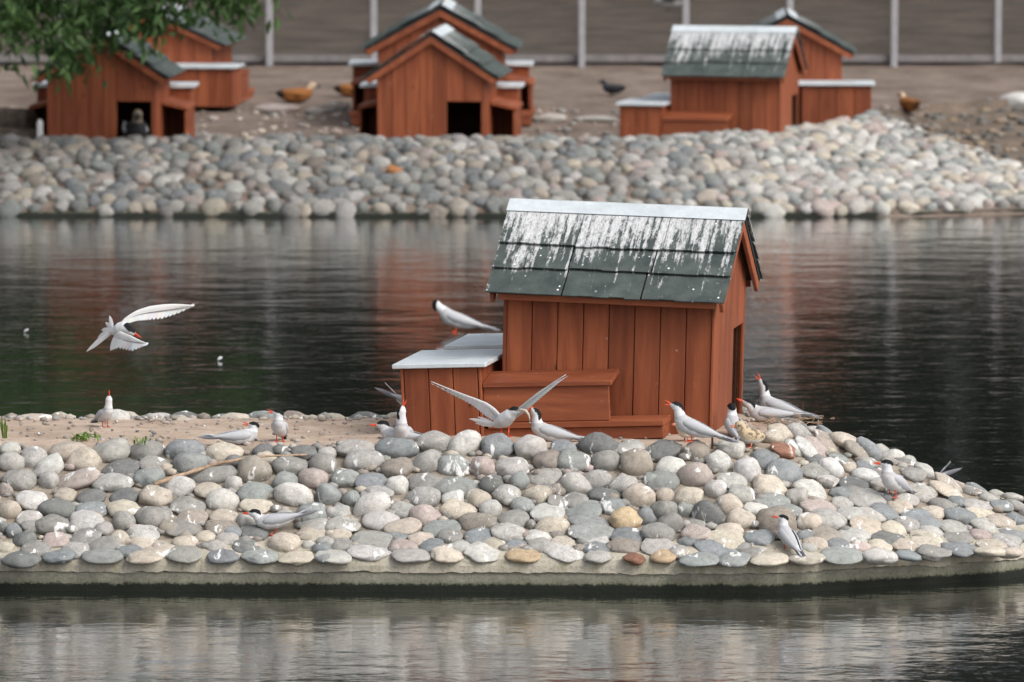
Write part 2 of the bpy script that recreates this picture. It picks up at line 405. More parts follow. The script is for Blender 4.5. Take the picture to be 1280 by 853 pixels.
v = []; f = []; cc = []; idx = {}
st = 0.05
nx, ny = int(9.8 / st), int(3.7 / st)
for j in range(ny + 1):
    for i in range(nx + 1):
        x = -7.1 + i * st; y = 22.5 + j * st; d = idist(x, y)
        if d > 0.03:
            idx[i, j] = len(v)
            k = min(1, max(0, (slope_t(x, y) - 0.90) / 0.08))
            bump = 0.012 * mnoise.noise(Vector((x * 2.2, y * 2.2, 0))) + 0.006 * mnoise.noise(Vector((x * 9, y * 9, 3)))
            v.append((x, y, h_near(x, y) - 0.004 + bump * (0.4 + 0.8 * k))); cc.append((k, k, k))
for (i, j) in idx:
    q = [(i, j), (i + 1, j), (i + 1, j + 1), (i, j + 1)]
    if all(p in idx for p in q): f.append([idx[p] for p in q])
me = mesh_from('island', v, f, True); set_col(me, cc)
island = link('island', me, M['island']); tag(island, 'low stone-faced nesting island with a sandy top', kind='structure')

# kerb and mortar strip round the island
ring = []
for i in range(len(POLY)):
    a = Vector((*POLY[i], 0)); b = Vector((*POLY[(i + 1) % len(POLY)], 0)); n = max(2, int((b - a).length / 0.016))
    if b.y > 25 and a.y > 25 and abs(b.x - a.x) > 3: n = 20
    for k in range(n): ring.append((a.lerp(b, k / n), i))
cen = Vector((-1.5, 24.5, 0))
def ring_strip(profile, name, mat, ragged=0.0, keep=None):
    # profile: list of (outward offset, z); outward along the averaged edge normal
    vs = []; fs = []; N = len(ring); P = len(profile)
    for q, (p, e) in enumerate(ring):
        n1 = EDGES[e][1]; n = Vector((-n1[0], -n1[1], 0))
        if (p - Vector((*POLY[e], 0))).length < 1e-6:
            n0 = EDGES[e - 1][1]; m = Vector((-n1[0] - n0[0], -n1[1] - n0[1], 0)); n = m / (0.5 * m.length_squared)
        rg = 0.007 * mnoise.noise(Vector((p.x * 3, p.y * 3, 1))) + 0.007 * mnoise.noise(Vector((p.x * 17, p.y * 17, 4))) + 0.005 * mnoise.noise(Vector((p.x * 47, p.y * 47, 6)))
        dip = max(0, mnoise.noise(Vector((p.x * 3.1, p.y * 3.1, 9))) - 0.35) * 0.06
        for k, (o, z) in enumerate(profile):
            zz = z + ((rg - dip) * ragged if k in (0, 1) else 0.004 * mnoise.noise(Vector((p.x * 14, p.y * 14, k))) * (ragged > 0))
            oo = o + 0.004 * mnoise.noise(Vector((p.x * 10, p.y * 10, k + 7)))
            vs.append(p + n * oo + Vector((0, 0, zz)))
    for q in range(N):
        for k in range(P - 1):
            fs.append((q * P + k, ((q + 1) % N) * P + k, ((q + 1) % N) * P + k + 1, q * P + k + 1))
    return link(name, mesh_from(name, vs, fs, False), mat, island)
ring_strip([(0.0, -0.6), (0.0, 0.02), (-0.002, 0.080), (-0.01, 0.090), (-0.10, 0.090)], 'kerb', M['kerb'])
ring_strip([(-0.02, 0.084), (0.009, 0.084), (0.007, 0.112), (-0.004, 0.136), (-0.03, 0.158), (-0.12, 0.200), (-0.13, 0.12)], 'mortar_strip', M['mortar'], 1.0)

# ---- stones ----------------------------------------------------------------
PAL = dict(g=(.27, .263, .247), l=(.38, .37, .348), w=(.49, .48, .458), b=(.225, .24, .246), t=(.265, .28, .27), d=(.17, .174, .17),
           k=(.45, .405, .34), p=(.38, .325, .30), o=(.46, .35, .235), r=(.25, .13, .09), n=(.29, .258, .225))
def stone_mesh(i, sub=3, amp=0.14):
    bm = bmesh.new(); bmesh.ops.create_icosphere(bm, subdivisions=sub, radius=1.0)
    o = Vector((i * 13.7, i * 5.1, i * 2.3)); rr = random.Random(i)
    cuts = [(Vector((rr.uniform(-1, 1), rr.uniform(-1, 1), rr.uniform(-.6, 1))).normalized(), rr.uniform(.74, .92)) for _ in range(rr.choice((1, 2, 3)))]
    for vt in bm.verts:
        p = vt.co.copy()
        r = 1 + amp * mnoise.noise(p * 1.1 + o) + amp * 0.45 * mnoise.noise(p * 2.6 + o) + amp * 0.12 * mnoise.noise(p * 6 + o)
        q = p * r
        for n, dd in cuts:
            s = q.dot(n)
            if s > dd: q -= n * (s - dd) * 0.72
        q.z = math.copysign(abs(q.z) ** 0.93, q.z)
        vt.co = q
    # normalise extents so that the sizes measured for each stone hold
    for ax in range(3):
        lo = min(vt.co[ax] for vt in bm.verts); hi = max(vt.co[ax] for vt in bm.verts)
        for vt in bm.verts: vt.co[ax] = (vt.co[ax] - (lo + hi) / 2) * 2 / (hi - lo)
    me = bpy.data.meshes.new('stone'); bm.to_mesh(me); bm.free()
    me.polygons.foreach_set('use_smooth', [True] * len(me.polygons))
    return me
SM = [stone_mesh(i, 3, 0.16 + 0.05 * (i % 4)) for i in range(18)]
for m_ in SM: m_.materials.append(M['stone'])
SL = [stone_mesh(40 + i, 2, 0.2) for i in range(6)]
SLv = [np.array([tuple(q.co) for q in m_.vertices]) for m_ in SL]; SLf = [[tuple(p.vertices) for p in m_.polygons] for m_ in SL]
SP = [stone_mesh(60 + i, 1, 0.2) for i in range(4)]
SPv = [np.array([tuple(q.co) for q in m_.vertices]) for m_ in SP]; SPf = [[tuple(p.vertices) for p in m_.polygons] for m_ in SP]

def jit(c, s=0.10):
    k = 1 + random.uniform(-s, s); return tuple(max(0.01, x * k * (1 + random.uniform(-0.016, 0.016))) for x in c)
def stone_matrix(p, n, a_u, a_v, a_n, tilt=0.0, yaw=0.0):
    u = Vector((1, 0, 0)); u = (u - n * u.dot(n)).normalized(); vv = n.cross(u)
    B = Matrix((u * a_u, vv * a_v, n * a_n)).transposed()
    if yaw: B = Matrix((u, vv, n)).transposed() @ Matrix.Rotation(yaw, 3, 'Z') @ Matrix.Diagonal((a_u, a_v, a_n))
    if tilt: B = Matrix.Rotation(-tilt, 3, Vector((0, 1, 0))) @ B
    return Matrix.Translation(p) @ B.to_4x4()

# stones read off the photograph: tile origin, zoom, then (x, y, w, h, colour[, tilt])
TILES = [
 (0, 540, 4.741, """60 105 120 80 l;70 185 150 120 l;205 165 160 130 l;290 215 185 115 w 25;410 130 230 130 k;495 180 210 150 k;660 120 230 150 l 15;870 125 210 130 g 5
715 220 215 95 d 5;920 210 190 105 g -10;115 295 200 130 g -10;290 300 120 115 l;460 285 270 110 p 25;670 310 240 110 l 8;880 290 170 130 t;35 350 90 140 p
190 410 190 115 w;385 385 130 80 k;545 390 170 90 d;735 385 180 95 d 10;925 390 200 125 k;60 475 130 140 k;340 455 220 105 d -5;545 465 180 80 b
740 460 200 100 k;910 515 210 150 g;20 570 75 105 d;85 595 90 105 b 40;175 515 150 80 l;195 560 120 75 g;315 565 195 125 g;520 540 200 120 w
735 540 135 140 g 30;615 585 110 90 l;150 640 140 95 d 15;330 645 150 80 p;510 625 190 95 g 10;705 635 120 90 k;850 605 180 70 w;1010 575 130 90 n
25 690 110 80 k;215 695 170 80 g;445 705 170 70 l;620 670 180 70 g;840 660 150 60 k;770 710 150 60 b;125 760 230 95 d;350 740 195 85 b;605 740 240 90 t;855 745 215 70 k;960 700 220 85 k"""),
 (200, 540, 4.741, """150 115 230 125 b 10;385 125 220 115 k;190 185 230 130 t 15;320 260 270 110 g 5;445 185 120 90 d;615 110 130 50 d;715 105 90 55 d;850 120 150 75 d
990 125 110 60 l;560 245 200 165 n;765 205 210 110 g;905 285 175 125 p;965 200 160 130 g;740 305 150 120 t;630 165 120 85 k;110 330 190 130 w
435 315 100 100 w;290 350 170 85 k;375 415 195 140 w;570 370 210 115 t;795 385 230 150 w;1000 380 150 140 t;165 445 210 100 g 5;570 440 190 85 k
190 510 180 85 n;385 510 170 60 k;510 530 110 90 l;900 490 180 130 t;740 490 100 60 l;1015 485 80 90 l;140 570 210 95 g;370 565 200 70 n
430 595 110 60 b;565 600 150 75 d;20 500 110 120 g;915 560 160 70 l;1015 570 80 60 l;150 655 150 50 k;270 625 120 60 k;400 635 130 80 l
740 665 180 120 k;905 605 180 75 k;880 675 75 60 l;510 680 170 80 d;1010 610 60 50 k;330 680 130 70 l;135 725 230 90 g;375 740 185 75 b
590 740 215 85 t;805 740 205 80 k;955 695 100 75 b;985 750 130 60 t;985 650 120 40 l"""),
 (400, 530, 4.741, """210 150 230 100 l;455 150 250 115 b;680 120 195 130 l;860 130 210 150 w 35;265 230 235 135 l;455 265 190 115 n 10;635 245 185 140 l 25;795 260 205 125 t
965 265 140 140 p 35;150 325 165 110 t -10;305 350 190 105 b;460 375 130 130 w 40;620 350 180 95 g;815 380 270 110 t;1020 365 130 110 d
340 410 190 80 l;190 455 110 110 t 30;305 495 230 140 w 15;610 440 200 120 l;790 450 135 95 w;940 445 155 115 k;105 535 150 90 l;495 510 150 95 l
620 555 190 130 p;820 520 205 120 k;1010 510 130 100 w;140 600 200 70 l;360 575 210 110 w 10;490 615 220 95 k;720 625 220 85 t;935 585 220 115 n
115 655 140 50 k;455 665 140 75 b;300 690 230 60 g;770 670 150 85 g;935 670 160 75 b;600 690 150 60 k;25 735 80 75 b;130 720 130 75 g;490 730 170 60 p
660 725 145 80 b;820 730 140 60 l;290 755 260 75 w;540 780 220 50 l;755 775 190 60 k;960 765 210 75 w;80 790 210 55 l"""),
 (600, 530, 4.741, """105 145 200 150 b;300 155 185 150 w;495 150 150 90 b;700 135 240 140 d 5;895 150 165 95 l;400 225 170 120 n;185 265 195 125 l;555 235 195 150 t
750 235 170 140 g 20;930 245 190 180 n;235 345 120 100 t 30;390 325 190 100 l 15;565 360 190 130 l -25;700 335 165 110 l;855 360 155 100 l;1020 345 110 110 t
160 420 160 105 l;335 430 165 110 k;465 390 110 75 n;470 470 140 75 g -20;560 455 160 60 g;740 425 190 85 d;945 440 190 150 k;255 485 140 90 t
400 525 200 90 w;615 515 215 85 t 5;785 495 150 100 b;865 575 190 140 o;980 560 120 120 b -35;200 570 180 100 g;300 600 60 90 g;430 615 200 105 k
645 585 235 75 t;660 640 270 60 t;870 670 190 90 b;170 650 200 105 l;345 675 160 85 w;365 720 150 80 l;500 710 140 65 k;665 690 180 80 l
690 740 160 55 b;860 725 190 95 n;1010 740 90 60 l;210 730 140 70 b;255 780 200 70 o;495 765 240 75 w;700 790 160 80 l;915 795 130 70 r;75 710 150 45 k"""),
 (800, 530, 4.741, """135 165 210 115 d 5;330 180 155 125 n;540 155 160 105 l;470 240 155 145 w;185 265 175 115 w;325 315 205 160 p;635 285 170 145 w -20;740 225 170 110 b
855 300 210 140 b;125 350 210 120 t;445 400 130 150 w;545 340 180 90 l;770 380 200 120 k;930 440 130 110 l;150 430 115 90 k;285 440 170 115 k
605 425 160 110 l;785 465 200 95 t;145 525 160 150 g;260 515 95 115 t -35;415 545 210 150 d -15;530 490 155 120 k;685 515 140 85 w;870 520 180 60 t
180 600 150 120 g;600 575 165 130 k;805 590 230 170 n;330 595 120 50 g;110 655 190 115 g;335 655 170 100 p;530 640 160 70 k;505 690 230 85 k
705 680 180 95 b;280 705 120 75 b;110 730 190 50 l;460 745 270 100 b -8;240 760 140 60 l;610 735 100 50 g;670 770 150 70 g
140 785 155 80 o;300 765 160 50 k;350 805 230 60 t;555 805 185 55 t;765 805 225 65 k;1000 740 100 60 l"""),
 (960, 510, 4.0, """130 85 130 55 b;255 75 150 60 l;385 135 160 75 k;70 125 150 75 k -20;30 150 130 70 k;150 125 130 75 l -20;300 150 150 60 b -25;500 195 150 80 b -25
560 205 90 60 l;245 200 170 60 p -25;200 210 170 70 w -25;310 185 190 45 n -30;75 210 130 65 r -10;140 200 130 70 l -15;450 220 160 70 n -25;625 250 120 75 w
700 270 80 60 l;780 320 120 70 l -15;500 275 100 50 l;350 255 110 45 t;240 270 100 45 d;315 300 130 80 w -15;415 300 100 55 k;500 315 140 60 b -20
230 315 150 50 g;300 365 110 60 w;430 385 150 60 d;490 345 140 75 w;730 335 120 60 g;900 380 160 60 k -15;560 390 110 60 l;210 415 175 95 w -15
365 425 115 55 b;430 420 110 40 g;765 430 170 85 l;890 415 180 65 k -15;1040 410 120 50 b -15;1140 430 80 40 l;1220 445 110 35 l;250 495 180 70 p
370 480 110 70 l;500 455 190 85 l;590 460 80 60 d;690 455 130 50 l;660 500 130 70 k;870 490 130 70 g;940 470 90 60 b;1040 490 150 60 l
1100 455 90 50 l;205 575 120 90 k;300 560 180 95 l;410 530 130 60 l;510 540 160 80 l;585 530 150 80 b -20;740 545 150 70 b;820 525 130 60 k
960 550 170 85 b;1060 530 150 60 k;1170 490 120 50 b;1230 490 110 55 g;290 640 150 75 n;430 635 160 75 l;500 600 180 85 k;620 610 140 80 k
690 590 130 80 l;800 580 140 70 b;920 600 140 60 l;1080 595 150 60 l;1160 570 150 60 k;1240 560 120 60 b;180 645 85 65 b;600 655 170 40 d
790 660 160 60 k;810 620 130 45 l;950 650 150 55 g;1060 640 110 60 p;1220 640 150 65 b;235 680 130 45 k;360 685 120 50 b;460 690 110 45 p
560 690 120 60 k;680 690 130 55 k;960 710 190 75 b;790 690 170 70 k;1120 690 150 45 k;1190 670 150 70 l;190 755 180 65 k;370 740 210 85 t
560 745 170 80 w;700 740 130 50 b;830 725 170 75 g;1110 720 160 55 k;1210 725 120 60 k"""),
]
SPEC = []
for ox, oy, zm, txt in TILES:
    for s_ in txt.replace('\n', ';').split(';'):
        q = s_.split()
        SPEC.append((ox + float(q[0]) / zm, oy + float(q[1]) / zm, float(q[2]) / zm, float(q[3]) / zm, q[4], float(q[5]) if len(q) > 5 else 0.0))
# stones along the rim behind the sand
SPEC += [(38, 527, 50, 15, 'k', 0), (143, 527, 38, 26, 'w', 0), (186, 529, 46, 11, 'k', 0), (232, 529, 52, 12, 'k', 0), (293, 528, 42, 20, 'k', 0), (8, 531, 20, 10, 'k', 0)]
placed = []
for k, (px, py, pw, ph, c, tl) in enumerate(SPEC):
    rim = (py < 533 and px < 330)
    off = 0.016
    p = hit(px, py, h_near, off)
    p.z = min(p.z, h_near(p.x, p.y) + off + .01)
    if rim: p = at(px, py, 24.85)
    n = normal(h_near, p.x, p.y)
    if rim: n = Vector((0, 0, 1))
    n = (n + Vector((random.uniform(-.10, .10), random.uniform(-.10, .10), 0))).normalized()
    sc = p.y / F_PX
    wv = pw * sc / 2 * 1.09
    vd = (p - CAMP).normalized()
    sphi = abs(vd.dot(n)); cphi = math.sqrt(max(0.05, 1 - sphi * sphi))
    at_ = min(0.9 * wv, (0.058 if px < 900 else 0.072) + 0.015 * random.random())
    hh = ph * sc / 2 * (1.20 if py < 684 else 1.06)
    an = math.sqrt(max(hh * hh - (at_ * sphi) ** 2, (0.42 * hh) ** 2)) / cphi
    an = min(max(an, 0.020), 0.9 * wv + 0.01)
    placed.append([p, n, wv, at_, an, tl, c, pw * ph])
order = sorted(range(len(placed)), key=lambda i: -placed[i][7])
big = set(order[:300])
mass_v, mass_f, mass_c = [], [], []
def add_mass(store, Vs, Fs, i, mat, c):
    o = sum(len(a) for a in store[0]); A = Vs[i] @ np.array(mat.to_3x3()).T + np.array(mat.translation)
    store[0].append(A); store[1].extend([tuple(q + o for q in fc) for fc in Fs[i]]); store[2].append(np.tile(np.array(c), (len(A), 1)))
def build_mass(store, name, parent, mat='stone_a'):
    V_ = np.concatenate(store[0]); me = mesh_from(name, V_.tolist(), store[1], True); set_col(me, np.concatenate(store[2]))
    o = link(name, me, M[mat], parent); o['kind'] = 'stuff'; return o
store = ([], [], [])
for k, (p, n, wv, at_, an, tl, c, ar) in enumerate(placed):
    mtx = stone_matrix(p, n, wv, at_, an, R(tl), R(random.uniform(-16, 16)))
    col = jit(tuple(q_ * (1.08 if p.x > .9 else 1.0) for q_ in PAL[c]))
    if k in big:
        o = bpy.data.objects.new('stone', SM[(k * 7 + int(p.x * 50)) % len(SM)]); COL.objects.link(o)
        flip = random.random() < 0.5
        o.matrix_world = mtx @ Matrix.Diagonal((-1 if flip else 1, 1, 1, 1)) if False else mtx @ Matrix.Rotation(math.pi * flip, 4, 'Z')
        o.parent = island; o.color = (*col, 1)
    else:
        add_mass(store, SLv, SLf, k % len(SL), mtx, col)
# the same facing where the photograph does not reach: left of the frame, the tip and the back slope
keys = 'gllwwbttdkkpn'
y = 22.6
while y < 26.6:
    x = -5.2 + random.uniform(0, .1)
    while x < 2.7:
        xx = x + random.uniform(-.03, .03); yy = y + random.uniform(-.03, .03); d = idist(xx, yy)
        if 0.05 < d and slope_t(xx, yy) < .96:
            pxx = 640 + xx / yy * F_PX
            if pxx < -20 or pxx > 1300 or yy > 25.08:
                n = normal(h_near, xx, yy)
                p = Vector((xx, yy, h_near(xx, yy) + 0.01))
                add_mass(store, SLv, SLf, random.randrange(6), stone_matrix(p, n, random.uniform(.07, .105), random.uniform(.065, .085), random.uniform(.035, .055), 0, random.uniform(-.5, .5)), jit(PAL[random.choice(keys)]))
        x += random.uniform(.14, .18)
    y += 0.125
# small pebbles wedged between the stones and lying along the sand edge
for _ in range(2600):
    xx = random.uniform(-2.6, 2.6); yy = random.uniform(22.55, 25.0); d = idist(xx, yy)
    tt = slope_t(xx, yy)
    if d < 0.06 or tt > 1.12: continue
    if tt > .97 and random.random() < 0.6: continue
    s = random.uniform(.008, .022) if tt > .93 else random.uniform(.015, .036)
    p = Vector((xx, yy, h_near(xx, yy) + s * 0.2))
    add_mass(store, SPv, SPf, random.randrange(4), stone_matrix(p, Vector((0, 0, 1)), s, s * .9, s * .6, 0, random.uniform(0, 3)), jit(PAL[random.choice('gglknnp')]))
for _ in range(420):
    xx = random.uniform(-2.6, 1.3); yy = random.uniform(23.3, 24.9)
    if slope_t(xx, yy) < .95: continue
    s = random.uniform(.004, .013)
    add_mass(store, SPv, SPf, random.randrange(4), stone_matrix(Vector((xx, yy, h_near(xx, yy) + s * .2)), Vector((0, 0, 1)), s, s * .9, s * .6, 0, random.uniform(0, 3)), jit(PAL[random.choice('gnnnpd')]))
build_mass(store, 'small_stones', island)

# ---- far shore -------------------------------------------------------------
def interp(x, pts):
    return float(np.interp(x, [a for a, b in pts], [b for a, b in pts]))
def shore(x): return 41.05 + interp(x, [(-20, 0.3), (-4, 0.06), (0, 0), (2, 0), (3.2, 0.12), (4.2, 0.45), (6, 1.6), (20, 8)])
def run_far(x): return interp(x, [(-9, 1.5), (.9, 1.55), (1.5, 1.85), (2.4, 2.8), (3.1, 3.9), (4.1, 4.4), (8, 5)])
HUTZ = 0.40
def h_far(x, y):
    t = (y - shore(x)) / run_far(x)
    if t < 0: return 0.05 + max(t, -0.2) * 2.5
    if t < 1: return 0.05 + 0.41 * (1 - (1 - t) ** 1.35)
    b = (y - shore(x) - run_far(x))
    berm = 0.46 - 0.16 * min(1, b / 0.4)
    return berm + 0.30 * min(1, max(0, (y - 43.5) / 7.0)) + max(0, y - 50.5) * 0.004
v = []; f = []
xs = np.concatenate([np.linspace(-60, -7, 20), np.arange(-6.8, 7, 0.14), np.linspace(7.2, 60, 20)])
ys = np.concatenate([np.arange(40.3, 47, 0.12), np.arange(47, 53, 0.4), np.array([56, 62, 70, 85, 110, 160, 240, 400])])
for yy in ys:
    for xx in xs:
        v.append((xx, yy, h_far(xx, yy) + (0.02 * mnoise.noise(Vector((xx * 1.7, yy * 1.7, 0))) if yy > 43 else 0)))
W_ = len(xs)
for j in range(len(ys) - 1):
    for i in range(W_ - 1): f.append((j * W_ + i, j * W_ + i + 1, (j + 1) * W_ + i + 1, (j + 1) * W_ + i))
ground = link('ground', mesh_from('ground', v, f, True), M['far']); tag(ground, 'trodden earth shore beyond the channel, faced with stones', kind='structure')
def patch(name, x0, x1, y0, y1, step, mat, cond, label):
    idx = {}; v = []; f = []
    for j in range(int((y1 - y0) / step) + 1):
        for i in range(int((x1 - x0) / step) + 1):
            xx = x0 + i * step; yy = y0 + j * step
            if cond(xx, yy): idx[i, j] = len(v); v.append((xx, yy, h_far(xx, yy) + 0.03 + 0.02 * mnoise.noise(Vector((xx * 1.7, yy * 1.7, 0))) + 0.012 * mnoise.noise(Vector((xx * 6, yy * 6, 2)))))
    for (i, j) in idx:
        q = [(i, j), (i + 1, j), (i + 1, j + 1), (i, j + 1)]
        if all(a in idx for a in q): f.append([idx[a] for a in q])
    o = link(name, mesh_from(name, v, f, True), mat); tag(o, label, kind='structure'); return o
patch('soil', -16, 16, 50.72, 96, 0.8, M['soil'], lambda x, y: True, 'darker bare ground behind the wire fence')  # ground sheet in a darker tone than the earth before the fence
def grav(x, y): return x > 2.9 + 0.3 * mnoise.noise(Vector((x, y, 5))) and y < 46.7 - 0.35 * (4.5 - x) + 0.3 * mnoise.noise(Vector((x * 2, y * 2, 0))) and y > 45.0 - (x - 3.05) * 2.4 - 0.3
patch('gravel', 2.5, 7, 41.5, 47.5, 0.07, M['gravel'], grav, 'dark brown gravel slope beside the pale stone bank')

# packed stones on the far bank: relaxed points on the slope
pts = []
yy = 0.0
def far_region(x, y):
    s = y - shore(x)
    if s < -0.02 or s > run_far(x) + 0.16: return False
    return not (x > 3.05 and y > 45.0 - (x - 3.05) * 2.4)
tries = [(random.uniform(-5.2, 5.6), random.uniform(41.0, 46.2)) for _ in range(24000)]
P_ = []
cell = {}
for (x, y) in tries:
    if not far_region(x, y): continue
    ok = True; ci = (int(x / .2), int(y / .2))
    for a in (-1, 0, 1):
        for b in (-1, 0, 1):
            for (u, t) in cell.get((ci[0] + a, ci[1] + b), []):
                if (u - x) ** 2 + (t - y) ** 2 < 0.090 ** 2: ok = False
    if ok: cell.setdefault(ci, []).append((x, y)); P_.append((x, y))
vis = [(abs(x) < y * 640 / F_PX + 0.05) for x, y in P_]
cand = [i for i in range(len(P_)) if vis[i]]
area = {i: random.uniform(.8, 1.2) / P_[i][1] ** 2 for i in cand}
fbig = set(sorted(cand, key=lambda i: -area[i] * (1.6 if P_[i][1] < 43.5 else 0.6))[:300])
store = ([], [], [])
for i, (x, y) in enumerate(P_):
    n = normal(h_far, x, y, 0.1); n = (n + Vector((random.uniform(-.25, .25), random.uniform(-.25, .15), 0))).normalized()
    p = Vector((x, y, h_far(x, y) + 0.004))
    s = random.choice((.75, .9, 1.0, 1.1, 1.25, 1.4)) * random.uniform(.93, 1.07)
    mtx = stone_matrix(p, n, .074 * s, .064 * s, random.uniform(.04, .062) * (.6 + .4 * s), R(random.uniform(-15, 15)), random.uniform(-1.2, 1.2))
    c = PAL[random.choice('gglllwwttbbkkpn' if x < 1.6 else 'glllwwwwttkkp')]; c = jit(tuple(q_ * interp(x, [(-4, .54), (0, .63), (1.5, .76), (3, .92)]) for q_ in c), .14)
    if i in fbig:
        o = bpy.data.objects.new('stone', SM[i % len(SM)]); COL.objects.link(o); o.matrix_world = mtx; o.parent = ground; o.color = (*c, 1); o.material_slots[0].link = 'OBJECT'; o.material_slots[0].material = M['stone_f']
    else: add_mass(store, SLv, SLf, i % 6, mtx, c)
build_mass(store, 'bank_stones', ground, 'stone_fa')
# one orange stone on the far bank
p = hit(493, 215, h_far, 0.05, 40.8, 46)
o = bpy.data.objects.new('stone', SM[3]); COL.objects.link(o); o.matrix_world = stone_matrix(p, Vector((0, -.3, 1)).normalized(), .065, .06, .055); o.parent = ground; o.color = (.30, .135, .055, 1)
o['label'] = 'rusty orange stone among the grey bank stones'
# dark mossy ledge at the far waterline
v = []; f = []; N = 240
for i in range(N + 1):
    x = -7 + 14 * i / N; y = shore(x) - 0.07 + 0.02 * mnoise.noise(Vector((x * 4, 0, 0)))
    for (dy, z) in ((0, -.3), (0, -.01), (.03, .035 + .025 * mnoise.noise(Vector((x * 6, 1, 0)))), (.25, .03)): v.append((x, y + dy, z))
for i in range(N):
    for k in range(3): f.append((i * 4 + k, (i + 1) * 4 + k, (i + 1) * 4 + k + 1, i * 4 + k + 1))
link('ledge', mesh_from('ledge', v, f, True), M['kerb'], ground)

# ---- water -----------------------------------------------------------------
water = link('water', mesh_from('water', [(-160, -80, 0), (160, -80, 0), (160, 60, 0), (-160, 60, 0)], [(0, 1, 2, 3)]), M['water'])
tag(water, 'dark rippled pond water round the island', kind='structure')

